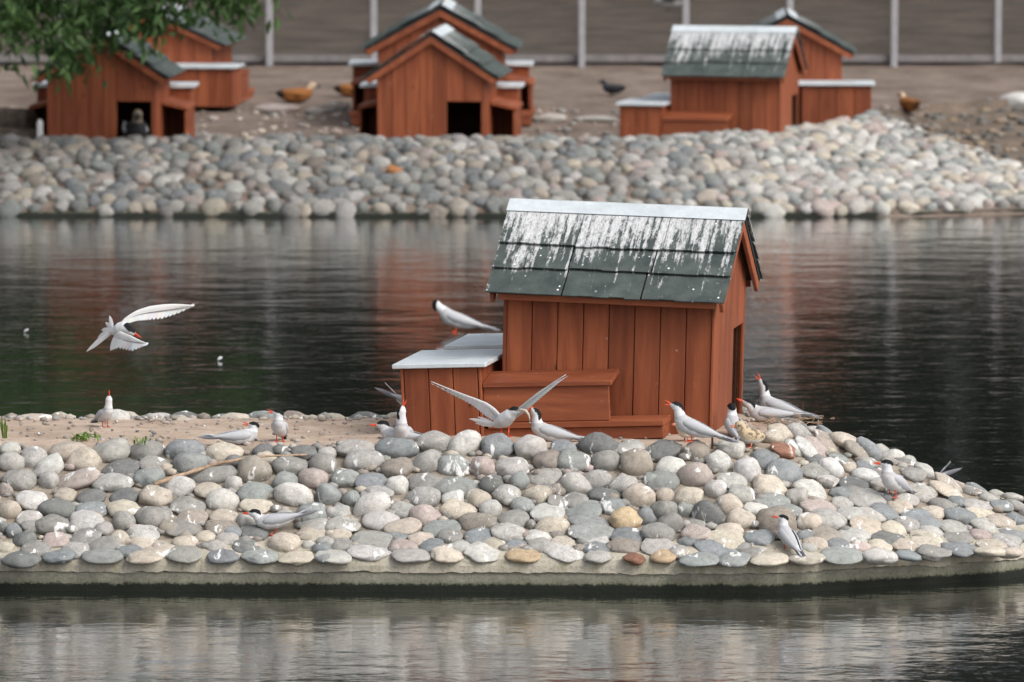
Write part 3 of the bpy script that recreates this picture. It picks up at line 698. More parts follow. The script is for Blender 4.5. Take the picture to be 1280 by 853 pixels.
# ================================================================== NESTING HUTS
LX, WY, WT = 0.47, 0.425, 0.725          # half length, half width, wall top
SL_ = 0.657; AL = math.atan(SL_); ZR = 1.004; RX = 0.548; LS = 0.655
def gable_z(y): return WT - 0.012 + (WY - abs(y)) * SL_
def make_hut(tilt_hut=0.0, tilt_box=0.0, loc=(0, 0, 0), rz=0.0):
    root = empty('nesting_hut', loc, rz)
    xh = Matrix.Translation((0, 0, 0)) @ Matrix.Rotation(tilt_hut, 4, 'Y')
    xb = Matrix.Translation((-.5, 0, 0)) @ Matrix.Rotation(tilt_box, 4, 'Y') @ Matrix.Translation((.5, 0, 0))
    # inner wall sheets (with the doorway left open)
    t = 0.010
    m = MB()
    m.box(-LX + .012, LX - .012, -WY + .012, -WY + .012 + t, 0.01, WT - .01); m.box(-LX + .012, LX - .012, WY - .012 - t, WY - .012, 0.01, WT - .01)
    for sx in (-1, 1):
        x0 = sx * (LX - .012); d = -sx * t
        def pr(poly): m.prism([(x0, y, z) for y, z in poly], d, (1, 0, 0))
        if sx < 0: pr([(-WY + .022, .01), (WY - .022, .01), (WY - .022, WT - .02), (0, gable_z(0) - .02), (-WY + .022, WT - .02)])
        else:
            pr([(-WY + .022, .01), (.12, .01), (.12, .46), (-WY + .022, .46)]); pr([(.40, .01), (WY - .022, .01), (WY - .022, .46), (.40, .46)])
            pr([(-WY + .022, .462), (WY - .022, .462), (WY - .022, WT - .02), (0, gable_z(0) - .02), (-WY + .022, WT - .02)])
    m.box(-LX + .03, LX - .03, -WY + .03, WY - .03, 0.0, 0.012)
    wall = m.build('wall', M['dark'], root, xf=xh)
    def plank(mb, mat=M['wood'], par=None, xf=xh, bv=0.0025, name='plank'):
        return mb.build(name, mat, par if par is not None else wall, bevel=bv, xf=xf)
    rr = random.Random(3)
    for sy in (-1, 1):                    # long sides: eight upright planks
        n = 8; wd = 2 * LX / n
        for i in range(n):
            x0 = -LX + i * wd + .0018; x1 = -LX + (i + 1) * wd - .0018; o = rr.uniform(0, .003)
            y0, y1 = (-WY - o, -WY + .011) if sy < 0 else (WY - .011, WY + o)
            plank(MB().box(x0, x1, y0, y1, rr.uniform(0, .006), WT))
    for sx in (-1, 1):                    # gables
        bs = [-WY, -.316, -.207, -.098, .011, .12, .26, .40, WY] if sx > 0 else [-WY + i * 2 * WY / 7 for i in range(8)]
        for a, b in zip(bs[:-1], bs[1:]):
            a += .0018; b -= .0018; z0 = .46 if (sx > 0 and a > .119 and b < .405) else .003
            o = rr.uniform(0, .003)
            top = [(b, gable_z(b))] + ([(0, gable_z(0))] if a < 0 < b else []) + [(a, gable_z(a))]
            x0 = sx * (LX - .011)
            plank(MB().prism([(x0, y, z) for y, z in [(a, z0), (b, z0)] + top], sx * (.022 + o), (1, 0, 0)))
    for sx in (-1, 1):                    # corner posts
        for sy in (-1, 1):
            plank(MB().box(min(sx * LX, sx * (LX + .014)), max(sx * LX, sx * (LX + .014)), min(sy * (WY - .03), sy * (WY + .008)), max(sy * (WY - .03), sy * (WY + .008)), 0, WT - .02), name='corner_board', par=root)
    # roof deck
    def S(s, h, sy): return (sy * (s * math.cos(AL) + h * math.sin(AL)), ZR - s * math.sin(AL) + h * math.cos(AL))
    def slab(mb, x0, x1, s0, s1, h0, h1, th, sy, skew=0.0):
        a = S(s0, h0, sy); b = S(s1, h1, sy); c = S(s1, h1 + th, sy); d = S(s0, h0 + th, sy)
        vv = [(x0, *a), (x0 + skew, *b), (x0 + skew, *c), (x0, *d), (x1, *a), (x1 + skew, *b), (x1 + skew, *c), (x1, *d)]
        return mb.add(vv, [(0, 1, 2, 3), (4, 7, 6, 5), (0, 4, 5, 1), (1, 5, 6, 2), (2, 6, 7, 3), (3, 7, 4, 0)])
    m = MB()
    for sy in (-1, 1): slab(m, -RX + .012, RX - .012, 0.004, LS - .03, -.018, -.018, .017, sy)
    roof = m.build('roof', M['felt'], root, xf=xh)
    for sy in (-1, 1):
        courses = [(.455, LS + .006, .001, .008, [-RX, -.195, .165, RX]), (.295, .485, .006, .0155, [-RX, -.195, .185, RX]), (.05, .325, .011, .0225, [-RX, -.19, .21, RX])]
        if sy > 0: courses = [(a, b, c, d, [-e for e in bx[::-1]]) for a, b, c, d, bx in courses]
        for ci, (s0, s1, h0, h1, bx) in enumerate(courses):
            for a, b in zip(bx[:-1], bx[1:]):
                g = .004 if ci < 2 else .0018
                mb = MB(); ds = rr.uniform(-.005, .005); n = 5; e = .0035
                xs_ = [a + g + (b - a - 2 * g) * q / n for q in range(n + 1)]
                for q in range(n):       # slightly wavy lower edge
                    slab(mb, xs_[q], xs_[q + 1] , s0, s1 + ds + rr.uniform(-e, e), h0, h1 + rr.uniform(0, .0025), .0055, sy)
                sh = mb.build('shingle', M['shingle'], roof, xf=xh); sh.color = (1, 0, 0, 1)
        fb = MB(); a0 = S(LS - .036, -.02, sy); fb.box(-RX + .055, RX - .055, min(a0[0], a0[0] + sy * .02), max(a0[0], a0[0] + sy * .02), a0[1] - .032, a0[1] - .003)
        plank(fb, M['woodh'], roof, name='fascia')
        for sx in (-1, 1):
            bb = MB(); x0 = sx * (RX - .034)
            p4 = [S(.012, -.02, sy), S(LS - .02, -.02, sy), S(LS - .02, -.070, sy), S(.04, -.070, sy)]
            bb.prism([(x0, *q) for q in p4], sx * .018, (1, 0, 0)); plank(bb, M['woodh'], roof, name='bargeboard')
    cap = MB()
    for sy in (-1, 1): slab(cap, -RX - .004, RX + .004, -.001, .085, .0225, .0225, .002, sy)
    cap.build('ridge_cap', M['metal'], roof, xf=xh)
    # nest boxes at the two rear corners, tunnels along the sides
    for sy in (-1, 1):
        X0, X1, Y0, Y1 = (-.885, -.515, .11, .655) if sy < 0 else (-.815, -.515, .13, .60); BH = .335
        def by(a, b): return (min(sy * a, sy * b), max(sy * a, sy * b))
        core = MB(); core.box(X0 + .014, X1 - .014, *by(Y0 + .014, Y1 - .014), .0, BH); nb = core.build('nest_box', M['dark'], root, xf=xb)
        for i in range(3):
            a = X0 + .016 + (X1 - X0 - .032) * i / 3 + .0018; b = X0 + .016 + (X1 - X0 - .032) * (i + 1) / 3 - .0018
            plank(MB().box(a, b, *by(Y1 - .0135, Y1), .002, BH), par=nb, xf=xb); plank(MB().box(a, b, *by(Y0, Y0 + .0135), .002, BH), par=nb, xf=xb)
        for i in range(4):
            a = Y0 + (Y1 - Y0) * i / 4 + .0018; b = Y0 + (Y1 - Y0) * (i + 1) / 4 - .0018
            for xa, xc in ((X0, X0 + .0135), (X1 - .0135, X1)):
                plank(MB().box(xa, xc, *by(a, b), .002, BH), par=nb, xf=xb)
        lid = MB().box(X0 - .03, X1 + .03, *by(Y0 - .03, Y1 + .03), BH + .004, BH + .024)
        lid.build('lid', M['metal'], nb, xf=xb, bevel=.003)
        # tunnel: floor beam, outer board, top board, open at the front end
        TX0, TX1 = X1 + .002, .06; yA, yB = WY + .012, .63
        tn = MB(); tn.box(X0 + .01, .30, *by(yA, yB - .004), .0, .055); tun = tn.build('tunnel', M['woodh'], root, xf=xb, bevel=.003)
        plank(MB().box(X1 + .02, .305, *by(yA + .004, yB + .012), .057, .083), M['woodh'], tun, xf=xb, name='ledge_board')
        plank(MB().box(TX0, TX1, *by(yB - .02, yB), .085, .25), M['woodh'], tun, xf=xb, name='side_board')
        tb = MB(); o0, o1 = sy * (yB + .012), sy * (yA - .004)
        tb.add([(TX0, o0, .242), (TX1 + .015, o0, .242), (TX1 + .015, o1, .272), (TX0, o1, .272), (TX0, o0, .264), (TX1 + .015, o0, .264), (TX1 + .015, o1, .294), (TX0, o1, .294)],
               [(0, 3, 2, 1), (4, 5, 6, 7), (0, 1, 5, 4), (1, 2, 6, 5), (2, 3, 7, 6), (3, 0, 4, 7)])
        plank(tb, M['woodh'], tun, xf=xb, name='top_board')
    return root

hp = at(757, 543, 23.84)
HZ = h_near(hp.x, hp.y + .3) - 0.005
ang = R(-11.5)
side = Vector((-math.sin(ang), math.cos(ang), 0))
hut = make_hut(R(1.4), R(-2.4), (hp.x + side.x * WY, hp.y + side.y * WY, HZ), ang)
tag(hut, 'red-brown plank nesting hut with droppings-streaked shingle roof on the near island', 'hut', 'nesting huts')
hut.scale = (.98, .98, .985)
far0 = make_hut()
far_spec = [
    (136, 43.55, -93.0, (1.0, 1.0, 1.0), .0, 'red-brown nesting hut under the leafy branch, a dark duck in its doorway'),
    (547, 43.55, -95.0, (1.0, 1.0, 1.0), .62, 'red-brown nesting hut across the water, gable with empty dark doorway facing the island'),
    (919, 43.75, -13.0, (.92, .97, 1.0), .98, 'red-brown nesting hut with white-streaked roof beside the pale stone mound'),
    (983, 46.15, 88.0, (1.06, 1.06, .88), .6, 'red-brown nesting hut tucked behind the white-streaked hut by the stone mound'),
    (553, 45.75, -91.0, (1.2, 1.2, 1.0), .6, 'larger nesting hut whose roof rises behind the hut with the empty doorway'),
    (207, 47.6, 84.0, (1.15, 1.15, .78), .6, 'nesting hut partly hidden behind the hut with the dark duck'),
]
def set_drop(o, a):
    for c in o.children_recursive:
        if c.name.startswith('shingle'): c.color = (a, 0, 0, 1)
far_huts = []
for i, (px, Y, hd, sc, amt, lab) in enumerate(far_spec):
    o = far0 if i == 0 else copy_tree(far0)
    x = (px - 640) / F_PX * Y
    o.location = (x, Y, .285 if i < 3 else h_far(x, Y)); o.rotation_euler = (0, 0, R(hd)); o.scale = sc
    for c in o.children:
        if c.name.startswith(('nest_box', 'tunnel')): c.scale.z = (1.5, 1.5, 1.22, 1.1, 1.3, 1.25)[i]
    tag(o, lab, 'hut', 'nesting huts'); far_huts.append(o); set_drop(o, amt)

# ================================================================== FENCE
FY = 50.5
fx = [(p - 640) / F_PX * FY for p in range(-183, 1500, 130)]
fence = empty('wire_fence', (0, FY, h_far(0, FY)))
tag(fence, 'grey metal post fence with wire mesh behind the huts', 'fence')
big_posts = {338, 727, 1122, -52}
for k, x in enumerate(fx):
    p = -183 + 130 * k
    bigp = any(abs(p - q) < 25 for q in big_posts) or p > 1300
    m = MB().box(x - .030, x + .030, -.034 - (.05 if bigp else 0), .034 - (.05 if bigp else 0), -.06 if bigp else .03, .95)
    m.build('post', M['post'], fence, bevel=.006)
x0, x1 = fx[0] - .2, fx[-1] + .2
MB().box(x0, x1, -.02, .03, .035, .10).build('bottom_rail', M['rail'], fence, bevel=.004)
MB().box(x0, x1, -.02, .02, .665, .70).build('rail', M['post'], fence, bevel=.004)
pw_ = fx[1] - fx[0]
mb = MB(); z = .10
while z < .665: mb.box(.0, pw_, -.0016, .0016, z, z + .0036); z += .024
x = .012
while x < pw_: mb.box(x, x + .0034, .002, .005, .10, .665); x += .024
wm = None
for x in fx[:-1]:
    if wm is None: wm = mb.build('wire_mesh', M['wire'], fence); o = wm
    else: o = wm.copy(); COL.objects.link(o); o.parent = fence
    o.location = (x, .036, 0)

# ================================================================== TREES
def leaf_cloud(centers, n, spread, ln, wd, droop, rnd, curl=0.2):
    v = []; f = []
    for _ in range(n):
        c = rnd.choice(centers); p = Vector(c) + Vector((rnd.gauss(0, spread), rnd.gauss(0, spread), rnd.gauss(0, spread)))
        d = Vector((rnd.uniform(-1, 1), rnd.uniform(-1, 1), rnd.uniform(-1, .5) - droop)).normalized()
        a = d.cross(Vector((rnd.uniform(-1, 1), rnd.uniform(-1, 1), rnd.uniform(-1, 1)))).normalized(); nn = d.cross(a)
        L = ln * rnd.uniform(.7, 1.25); Wd = wd * rnd.uniform(.7, 1.2); o = len(v)
        v += [p, p + d * L * .45 + a * Wd * .5 + nn * Wd * curl, p + d * L - nn * Wd * curl, p + d * L * .45 - a * Wd * .5 + nn * Wd * curl, p + d * L * .5]
        f += [(o, o + 1, o + 4), (o + 1, o + 2, o + 4), (o + 2, o + 3, o + 4), (o + 3, o, o + 4)]
    return v, f
rnd = random.Random(11)
# willow whose branch hangs into the picture: trunk on the shore left of the frame
tx, ty = -5.4, 42.9
willow = empty('willow_tree', (tx, ty, h_far(tx, ty)))
tag(willow, 'leafy green tree whose low branch hangs over the shore hut', 'tree')
g0 = h_far(tx, ty)
tr = MB(); tr.tube([(0, 0, -.2), (.05, 0, .8), (.15, -.1, 1.9), (.1, -.1, 3.2), (.3, 0, 4.6)], [.19, .15, .13, .1, .05], 10)
limbs = []
def limb(a, b, sag, r0, n=7):
    a = Vector(a); b = Vector(b); pts = []
    for i in range(n + 1):
        t = i / n; pts.append(a.lerp(b, t) + Vector((0, 0, sag * 4 * t * (1 - t))))
    tr.tube(pts, [max(.006, r0 * (1 - .9 * i / n)) for i in range(n + 1)], 6); limbs.append(pts); return pts
heads = [((.1, -.1, 2.6), (2.9, -.9, 1.35), .55, .06), ((.1, -.1, 2.3), (2.1, -1.0, 1.1), .4, .05), ((.1, -.1, 2.2), (1.6, -.7, 1.0), .4, .05), ((.1, -.1, 2.9), (3.1, -.5, 1.9), .6, .05),
         ((.15, -.1, 3.2), (1.6, .9, 3.4), .3, .05), ((.1, -.1, 3.0), (-1.7, .4, 2.4), .6, .05), ((.1, -.1, 2.8), (-.6, -1.4, 1.9), .5, .05), ((.2, 0, 4.0), (1.2, -.6, 4.5), .4, .04), ((.2, 0, 4.0), (-.9, .3, 4.6), .4, .04)]
for a, b, s_, r_ in heads: limb(a, b, s_, r_)
tr.build('trunk', M['bark'], willow, smooth=True)
cents = [p for L_ in limbs for p in L_[2:]]
v, f = leaf_cloud([c for c in cents if c.x < 1.3 or c.z > 2.2], 4600, .30, .15, .034, .9, rnd)
# leaves of the hanging branch: clumps below and around the limbs that reach the frame
PXC = [(20, 20), (60, 8), (110, 15), (150, 10), (190, 18), (230, 12), (270, 8), (30, 45), (85, 45), (120, 40), (160, 35), (200, 35), (15, 70), (85, 72), (60, 55), (125, 62), (90, 95), (180, 52), (290, 12), (40, 30), (5, 35), (135, 25), (75, 85)]
cl = []
for (a, b) in PXC:
    q = at(a, b - 20, rnd.uniform(41.6, 42.3)); cl.append(q - Vector((tx, ty, g0)))
v2, f2 = leaf_cloud(cl, 1500, .10, .125, .044, .55, rnd)
f += [tuple(i + len(v) for i in q) for q in f2]; v += v2
cl = []
for _ in range(70):
    q = at(rnd.uniform(-60, 300), rnd.uniform(-90, 0), rnd.uniform(41.5, 42.6)); cl.append(q - Vector((tx, ty, g0)))
v2, f2 = leaf_cloud(cl, 2200, .14, .13, .044, .6, rnd)
f += [tuple(i + len(v) for i in q) for q in f2]; v += v2
link('crown', mesh_from('crown', v, f), M['leaf'], willow)
# fine twigs that carry the hanging leaves
tw = MB()
for (a, b) in PXC[::2]:
    q = at(a, b - 20, 42.0) - Vector((tx, ty, g0)); s_ = min((p for L_ in limbs[:4] for p in L_), key=lambda p: (Vector(p) - q).length)
    md = (Vector(s_) + q) / 2 + Vector((0, 0, .12)); tw.tube([s_, md, q + Vector((0, 0, -.08))], [.008, .006, .003], 5)
tw.build('twigs', M['bark'], willow)['kind'] = 'stuff'

# dark trees beyond the fence: above the frame, seen in the water only
cents = []
for i in range(46):
    z = rnd.uniform(2.0, 14.5); r = 3.0 * math.sin(min(1, (15.5 - z) / 7) * 1.57) * rnd.uniform(.2, 1); q = rnd.uniform(0, 6.28); cents.append(Vector((r * math.cos(q), r * math.sin(q), z)))
v, f = leaf_cloud(cents, 5200, .75, .75, .42, .2, rnd)
cm = mesh_from('crown', v, f); cm.materials.append(M['fleaf'])
tk = MB(); tk.tube([(0, 0, -.3), (.1, 0, 4), (0, .1, 9), (.1, 0, 14)], [.32, .24, .15, .04], 9)
for c in cents[::4]: tk.tube([(0, 0, c.z * .7), c * .6 + Vector((0, 0, c.z * .36)), c], [.09, .06, .02], 6)
tkm = None
for i in range(13):
    x = -25 + i * 4.2 + rnd.uniform(-.8, .8); y = 80 + (i % 3) * 3.5 + rnd.uniform(-1, 1)
    t = empty('background_tree', (x, y, h_far(x, y)), rnd.uniform(0, 6)); s_ = rnd.uniform(.85, 1.15); t.scale = (s_, s_, s_ * rnd.uniform(.9, 1.15))
    tag(t, 'tall dark green tree in the row beyond the wire fence', 'tree', 'dark trees beyond the fence')
    if tkm is None: o = tk.build('trunk', M['bark'], t, smooth=True); tkm = o.data
    else: link('trunk', tkm, None, t)
    link('crown', cm, None, t)

# ================================================================== BIRDS
def skin(chain, vox=0.005, smooth=7):
    """one continuous surface over spheres strung along chains of (point, radius)"""
    bm = bmesh.new()
    for ch in chain:
        for (p, r), (q, s) in zip(ch[:-1], ch[1:]):
            p = Vector(p); q = Vector(q); n = max(2, int((q - p).length / (0.30 * min(r, s) + 0.002)))
            for i in range(n + 1):
                t = i / n
                bmesh.ops.create_icosphere(bm, subdivisions=2, radius=r + (s - r) * t, matrix=Matrix.Translation(p.lerp(q, t)))
    me = bpy.data.meshes.new('tmp'); bm.to_mesh(me); bm.free()
    o = bpy.data.objects.new('tmp', me); COL.objects.link(o)
    r_ = o.modifiers.new('r', 'REMESH'); r_.mode = 'VOXEL'; r_.voxel_size = vox; r_.use_smooth_shade = True
    s_ = o.modifiers.new('s', 'SMOOTH'); s_.factor = 0.5; s_.iterations = smooth
    dg = bpy.context.evaluated_depsgraph_get(); out = bpy.data.meshes.new_from_object(o.evaluated_get(dg))
    bpy.data.objects.remove(o); bpy.data.meshes.remove(me)
    out.name = 'body'; out.polygons.foreach_set('use_smooth', [True] * len(out.polygons))
    return out
def vdir(az, el): return Vector((math.cos(az) * math.cos(el), math.sin(az) * math.cos(el), math.sin(el)))
WHITE, PALE, GREY, DKG, BLK = (.60, .60, .61), (.44, .43, .43), (.37, .375, .392), (.07, .07, .075), (.008, .008, .009)

def bill(root, base, d, up, gape, ln=0.038, r=0.0050, mat=None, tip=True):
    mat = mat or M['red']
    for s, nm in ((1, 'upper_bill'), (-1, 'lower_bill')):
        dd = (d + up * math.tan(R(gape / 2)) * s).normalized()
        m = MB(); b = base + up * 0.0022 * s
        m.tube([b - dd * .008, b, b + dd * ln * .5, b + dd * ln * (1 if s > 0 else .93) - up * .002 * s], [r, r * .95, r * .6, r * .12], 8)
        m.build(nm, mat, root, smooth=True)

def tern(label, foot, heading, pitch=12, neck=(62, .055), look=(None, 5), gape=0, legs=.032, tail=4, sit=False, wings='folded', roll=0, group='terns on the near island', yaw_wing=0, scale=0.90, body_z=None, cap=0.0):
    """foot: point of the feet (or belly); heading and look in degrees, world"""
    hd = R(heading); root = empty('tern', foot, hd); root.scale = (scale,) * 3
    tag(root, label, 'tern', group)
    bz = (.040 if sit else .044 + legs) if body_z is None else body_z
    Rp = Matrix.Rotation(-R(pitch), 3, 'Y'); O = Vector((0, 0, bz))
    B = lambda x, y, z: O + Rp @ Vector((x, y, z))
    sp = [((-.128, 0, .012), .007), ((-.095, 0, .006), .019), ((-.05, 0, .001), .033), ((-.005, 0, -.001), .0415), ((.035, 0, .002), .0425), ((.066, 0, .013), .034)]
    chain = [(B(*p), r) for p, r in sp]
    nel = R(neck[0]); nb = B(.070, 0, .020)
    la = R((heading if look[0] is None else look[0]) - heading); le = R(look[1]); bd = vdir(la, le)
    hc = nb + Vector((math.cos(nel), 0, math.sin(nel))) * neck[1]
    chain += [(nb, .031), (nb.lerp(hc, .55), .0245), (hc - bd * .004, .0225)]
    side = Vector((-math.sin(la), math.cos(la), 0)); hu = bd.cross(side) * -1 if bd.cross(side).z < 0 else bd.cross(side)
    if abs(math.cos(le)) < .3: hu = (vdir(la, le + math.pi / 2))
    hu = vdir(la, le + math.pi / 2)
    head = [(hc - bd * .012, .0205), (hc + bd * .004, .0235), (hc + bd * .017, .0165), (hc + bd * .029, .0085)]
    me = skin([chain, head], .0048)
    cols = []
    back = Rp @ Vector((0, 0, 1))
    for vt in me.vertices:
        p = vt.co; q = p - hc; a = q.dot(hu); b = q.dot(bd)
        d = q.length
        if d < .047 and a > (.0035 - cap + max(0, b) * .05 - max(0, -b - .008) * .55) and b > -.034 and b < .030: c = BLK
        else:
            u = (p - O).dot(back); fx_ = (p - O).dot(Rp @ Vector((1, 0, 0)))
            nk = (p - nb).dot(hc - nb) / max((hc - nb).length_squared, 1e-6)
            if nk > .25 and fx_ > .03: c = WHITE
            elif u > .012 and fx_ > -.1: c = tuple(x * .5 + y * .5 for x, y in zip(GREY, PALE))
            elif fx_ < -.07: c = WHITE
            else: c = tuple(x * .55 + y * .45 for x, y in zip(PALE, WHITE))
        cols.append(c)
    set_col(me, cols); link('body', me, M['plum'], root)
    bill(root, hc + bd * .032 - hu * .001, bd, hu, gape)
    em = MB()
    for s in (-1, 1):
        bm = bmesh.new(); bmesh.ops.create_icosphere(bm, subdivisions=1, radius=.0032, matrix=Matrix.Translation(hc + bd * .012 + side * .0195 * s + hu * .005)); m2 = bpy.data.meshes.new('eye'); bm.to_mesh(m2); bm.free()
        link('eye', m2, M['black'], root)
    Rt = Matrix.Rotation(R(tail) - R(pitch), 3, 'Y') if False else Matrix.Rotation(R(tail), 3, 'Y')
    if wings == 'folded':
        for s in (-1, 1):
            stx = [(.060, .022, -.004, .034), (.045, .031, -.016, .0445), (.01, .038, -.024, .0485), (-.04, .036, -.022, .044), (-.085, .029, -.010, .033), (-.125, .022, .002, .021), (-.165, .017, .008, .013), (-.205, .014, .0115, .007)]
            vs = []; K = 8
            for (x, zt, zb, yo) in stx:
                for k in range(K):       # outer arc then inner arc
                    t = k / (K - 1); z = zt + (zb - zt) * t; yv = yo * (.42 + .58 * math.sin(math.pi * min(1, t * .95 + .08)) ** .6)
                    vs.append(B(x, s * yv, z))
                for k in range(K):
                    t = 1 - k / (K - 1); z = zt + (zb - zt) * t; yv = yo * (.42 + .58 * math.sin(math.pi * min(1, t * .95 + .08)) ** .6) - .006
                    vs.append(B(x, s * max(yv, .001), z))
            N = 2 * K; fs = [(i * N + k, i * N + (k + 1) % N, (i + 1) * N + (k + 1) % N, (i + 1) * N + k) for i in range(len(stx) - 1) for k in range(N)]
            fs += [tuple(range(N))[::-1], tuple(range((len(stx) - 1) * N, len(stx) * N))]
            m = MB(); m.add(vs, fs)
            m.c = []
            for (x, zt, zb, yo) in stx:
                for k in range(N):
                    t = (k / (K - 1)) if k < K else 1
                    cg = tuple(g * (1.12 - .2 * t) for g in GREY); dk = min(1, max(0, (-x - .15) / .05)) * (.25 + .6 * t)
                    m.c.append(tuple(a * (1 - dk) + b * dk for a, b in zip(cg, DKG)))
            wg = m.build('wing', M['plum'], root, smooth=True)
            for q in range(3):
                mm = MB(); mm.blade(B(-.10, s * (.021 - q * .003), .004 + q * .006), B(-.215 - .012 * q, s * (.006 + .003 * q) - .012 * s * (q == 2), .010 + .004 * q), .013, B(0, 0, 1) - O, .0016, c=(tuple(x * (1 + .5 * q) for x in (.12, .12, .13))))
                mm.build('feather', M['plum'], wg)
        for s in (-1, 1):
            for q, (L, sp_) in enumerate(((.205, .020), (.165, .013), (.15, .005))):
                mm = MB(); tp = Vector((-L, s * sp_, .014)); rt = Vector((-.095, s * .004, .008)); pv = Vector((-.095, 0, .008))
                tp = pv + Rt @ (tp - pv); mm.blade(B(*rt), B(*tp), .013, (0, 1, 0), .0014, c=WHITE if q else (.45, .45, .47))
                mm.build('tail_feather', M['plum'], root)
    if legs and not sit:
        for s in (-1, 1):
            hip = B(-.002, s * .017, -.030); ft = Vector((.004, s * .019, .003))
            m = MB(); m.tube([hip, Vector((hip.x - .003, hip.y, (hip.z + ft.z) * .5)), ft], [.0042, .0030, .0030], 7)
            for a in (-.5, 0, .5): m.tube([ft, ft + Vector((.024 * math.cos(a), .024 * math.sin(a), -.001))], [.0030, .0016], 6)
            m.add([ft + Vector((0, 0, .0008)), ft + Vector((.019 * math.cos(.5), -.019 * math.sin(.5), -.001)), ft + Vector((.021, 0, -.001)), ft + Vector((.019 * math.cos(.5), .019 * math.sin(.5), -.001))], [(0, 1, 2), (0, 2, 3)])
            m.build('leg', M['red'], root, smooth=True)
    return root

dg = bpy.context.evaluated_depsgraph_get(); bpy.context.view_layer.update(); dg.update()
def land(px, py, back=0.0):
    """where the ray through a photo pixel meets what is built so far"""
    ok, loc, nrm, i, ob, mt = S.ray_cast(bpy.context.evaluated_depsgraph_get(), CAMP, ray(px, py).normalized())
    return Vector(loc) + Vector((0, back, 0))
def ground_at(x, y, zt=3.0):
    ok, loc, nrm, i, ob, mt = S.ray_cast(bpy.context.evaluated_depsgraph_get(), Vector((x, y, zt)), Vector((0, 0, -1)))
    return Vector(loc)
FEET = dict(sand_up=(131, 534), sand_sit=(300, 556), sand_stand=(350, 552), lid=(571, 415), calm=(343, 668), recv=(688, 552), call=(866, 552), rear=(918, 545), sitr=(957, 526), upr=(972, 521), mound=(1117, 622), low=(985, 687), chick1=(858, 552), chick2=(938, 560), land=(628, 546), capl=(498, 552), upl=(503, 556))
SPOT = {k: land(*v_) for k, v_ in FEET.items()}
b0 = hut.matrix_world
tern('tern standing on the sand by the weeds, red bill gaping straight up', SPOT['sand_up'], -62, 22, (80, .062), (-75, 76), 26, .030, scale=.70)
tern('tern lying on the sand with its head turned back, bill open', SPOT['sand_sit'], 14, 2, (78, .040), (176, 12), 22, 0, tail=10, sit=True, scale=.80)
tern('tern standing upright on the sand beside the lying tern, bill open', SPOT['sand_stand'], -96, 26, (86, .046), (178, 12), 26, .026, scale=.78)
tern('tern preening on the metal lid of the nest box', SPOT['lid'], 180, 18, (38, .060), (180, -96), 0, .018, scale=1.16, cap=.007)
tern('tern walking low over the stones below the dry stick', SPOT['calm'], 180, -10, (50, .045), (180, -2), 0, .024, tail=12, scale=.82)
tern('tern begging with bill raised towards the landing tern', SPOT['recv'], 178, 14, (84, .060), (180, 50), 30, 0, tail=8, sit=True)
tern('tern calling with wide open bill beside the hut step', SPOT['call'], 181, 22, (72, .062), (182, 18), 36, .022)
tern('tern facing the water beside the hut corner, only cap and back showing', SPOT['rear'], 100, 20, (85, .050), (95, 8), 0, 0, sit=True)
def snap(px, py, Y):
    q = at(px, py, Y); return ground_at(q.x, q.y, 1.2)
tern('tern resting on the mound with closed red bill pointing up', snap(960, 526, 24.25), 186, 4, (48, .045), (186, 24), 0, 0, sit=True)
tern('tern behind the resting one, head thrown back and bill gaping', snap(972, 520, 24.5), 165, 16, (80, .075), (180, 58), 34, .01)
tern('tern standing on the stone slope towards the island tip', SPOT['mound'], -128, 26, (84, .048), (184, 6), 6, .026)
tern('tern standing with its back turned on the low kerb stones', SPOT['low'], 118, 30, (88, .048), (182, 12), 0, .022, scale=.76)
tern('black-capped tern crouching behind the grey stone by the nest box', Vector((SPOT['capl'].x, 23.56, Z1 - .03)), 158, 2, (60, .040), (184, 0), 0, 0, sit=True)
tern('tern with its bill raised at the nest box corner', Vector((SPOT['upl'].x, 23.56, Z1 - .02)), -100, 26, (84, .070), (-20, 74), 22, 0, sit=True)
q = at(516, 538, 24.55); q = ground_at(q.x, q.y, .9)
tern('tern behind the nest box, only raised wing tips showing', q + Vector((.02, 0, .03)), 5, -20, (40, .04), (0, 0), 0, .01, tail=24)
q = at(1150, 600, 25.78); q.z = -.012
tern('tern hidden behind the ridge stones, only tail feathers showing', q, 178, -16, (40, .04), (180, 0), 0, 0, tail=30, sit=True)

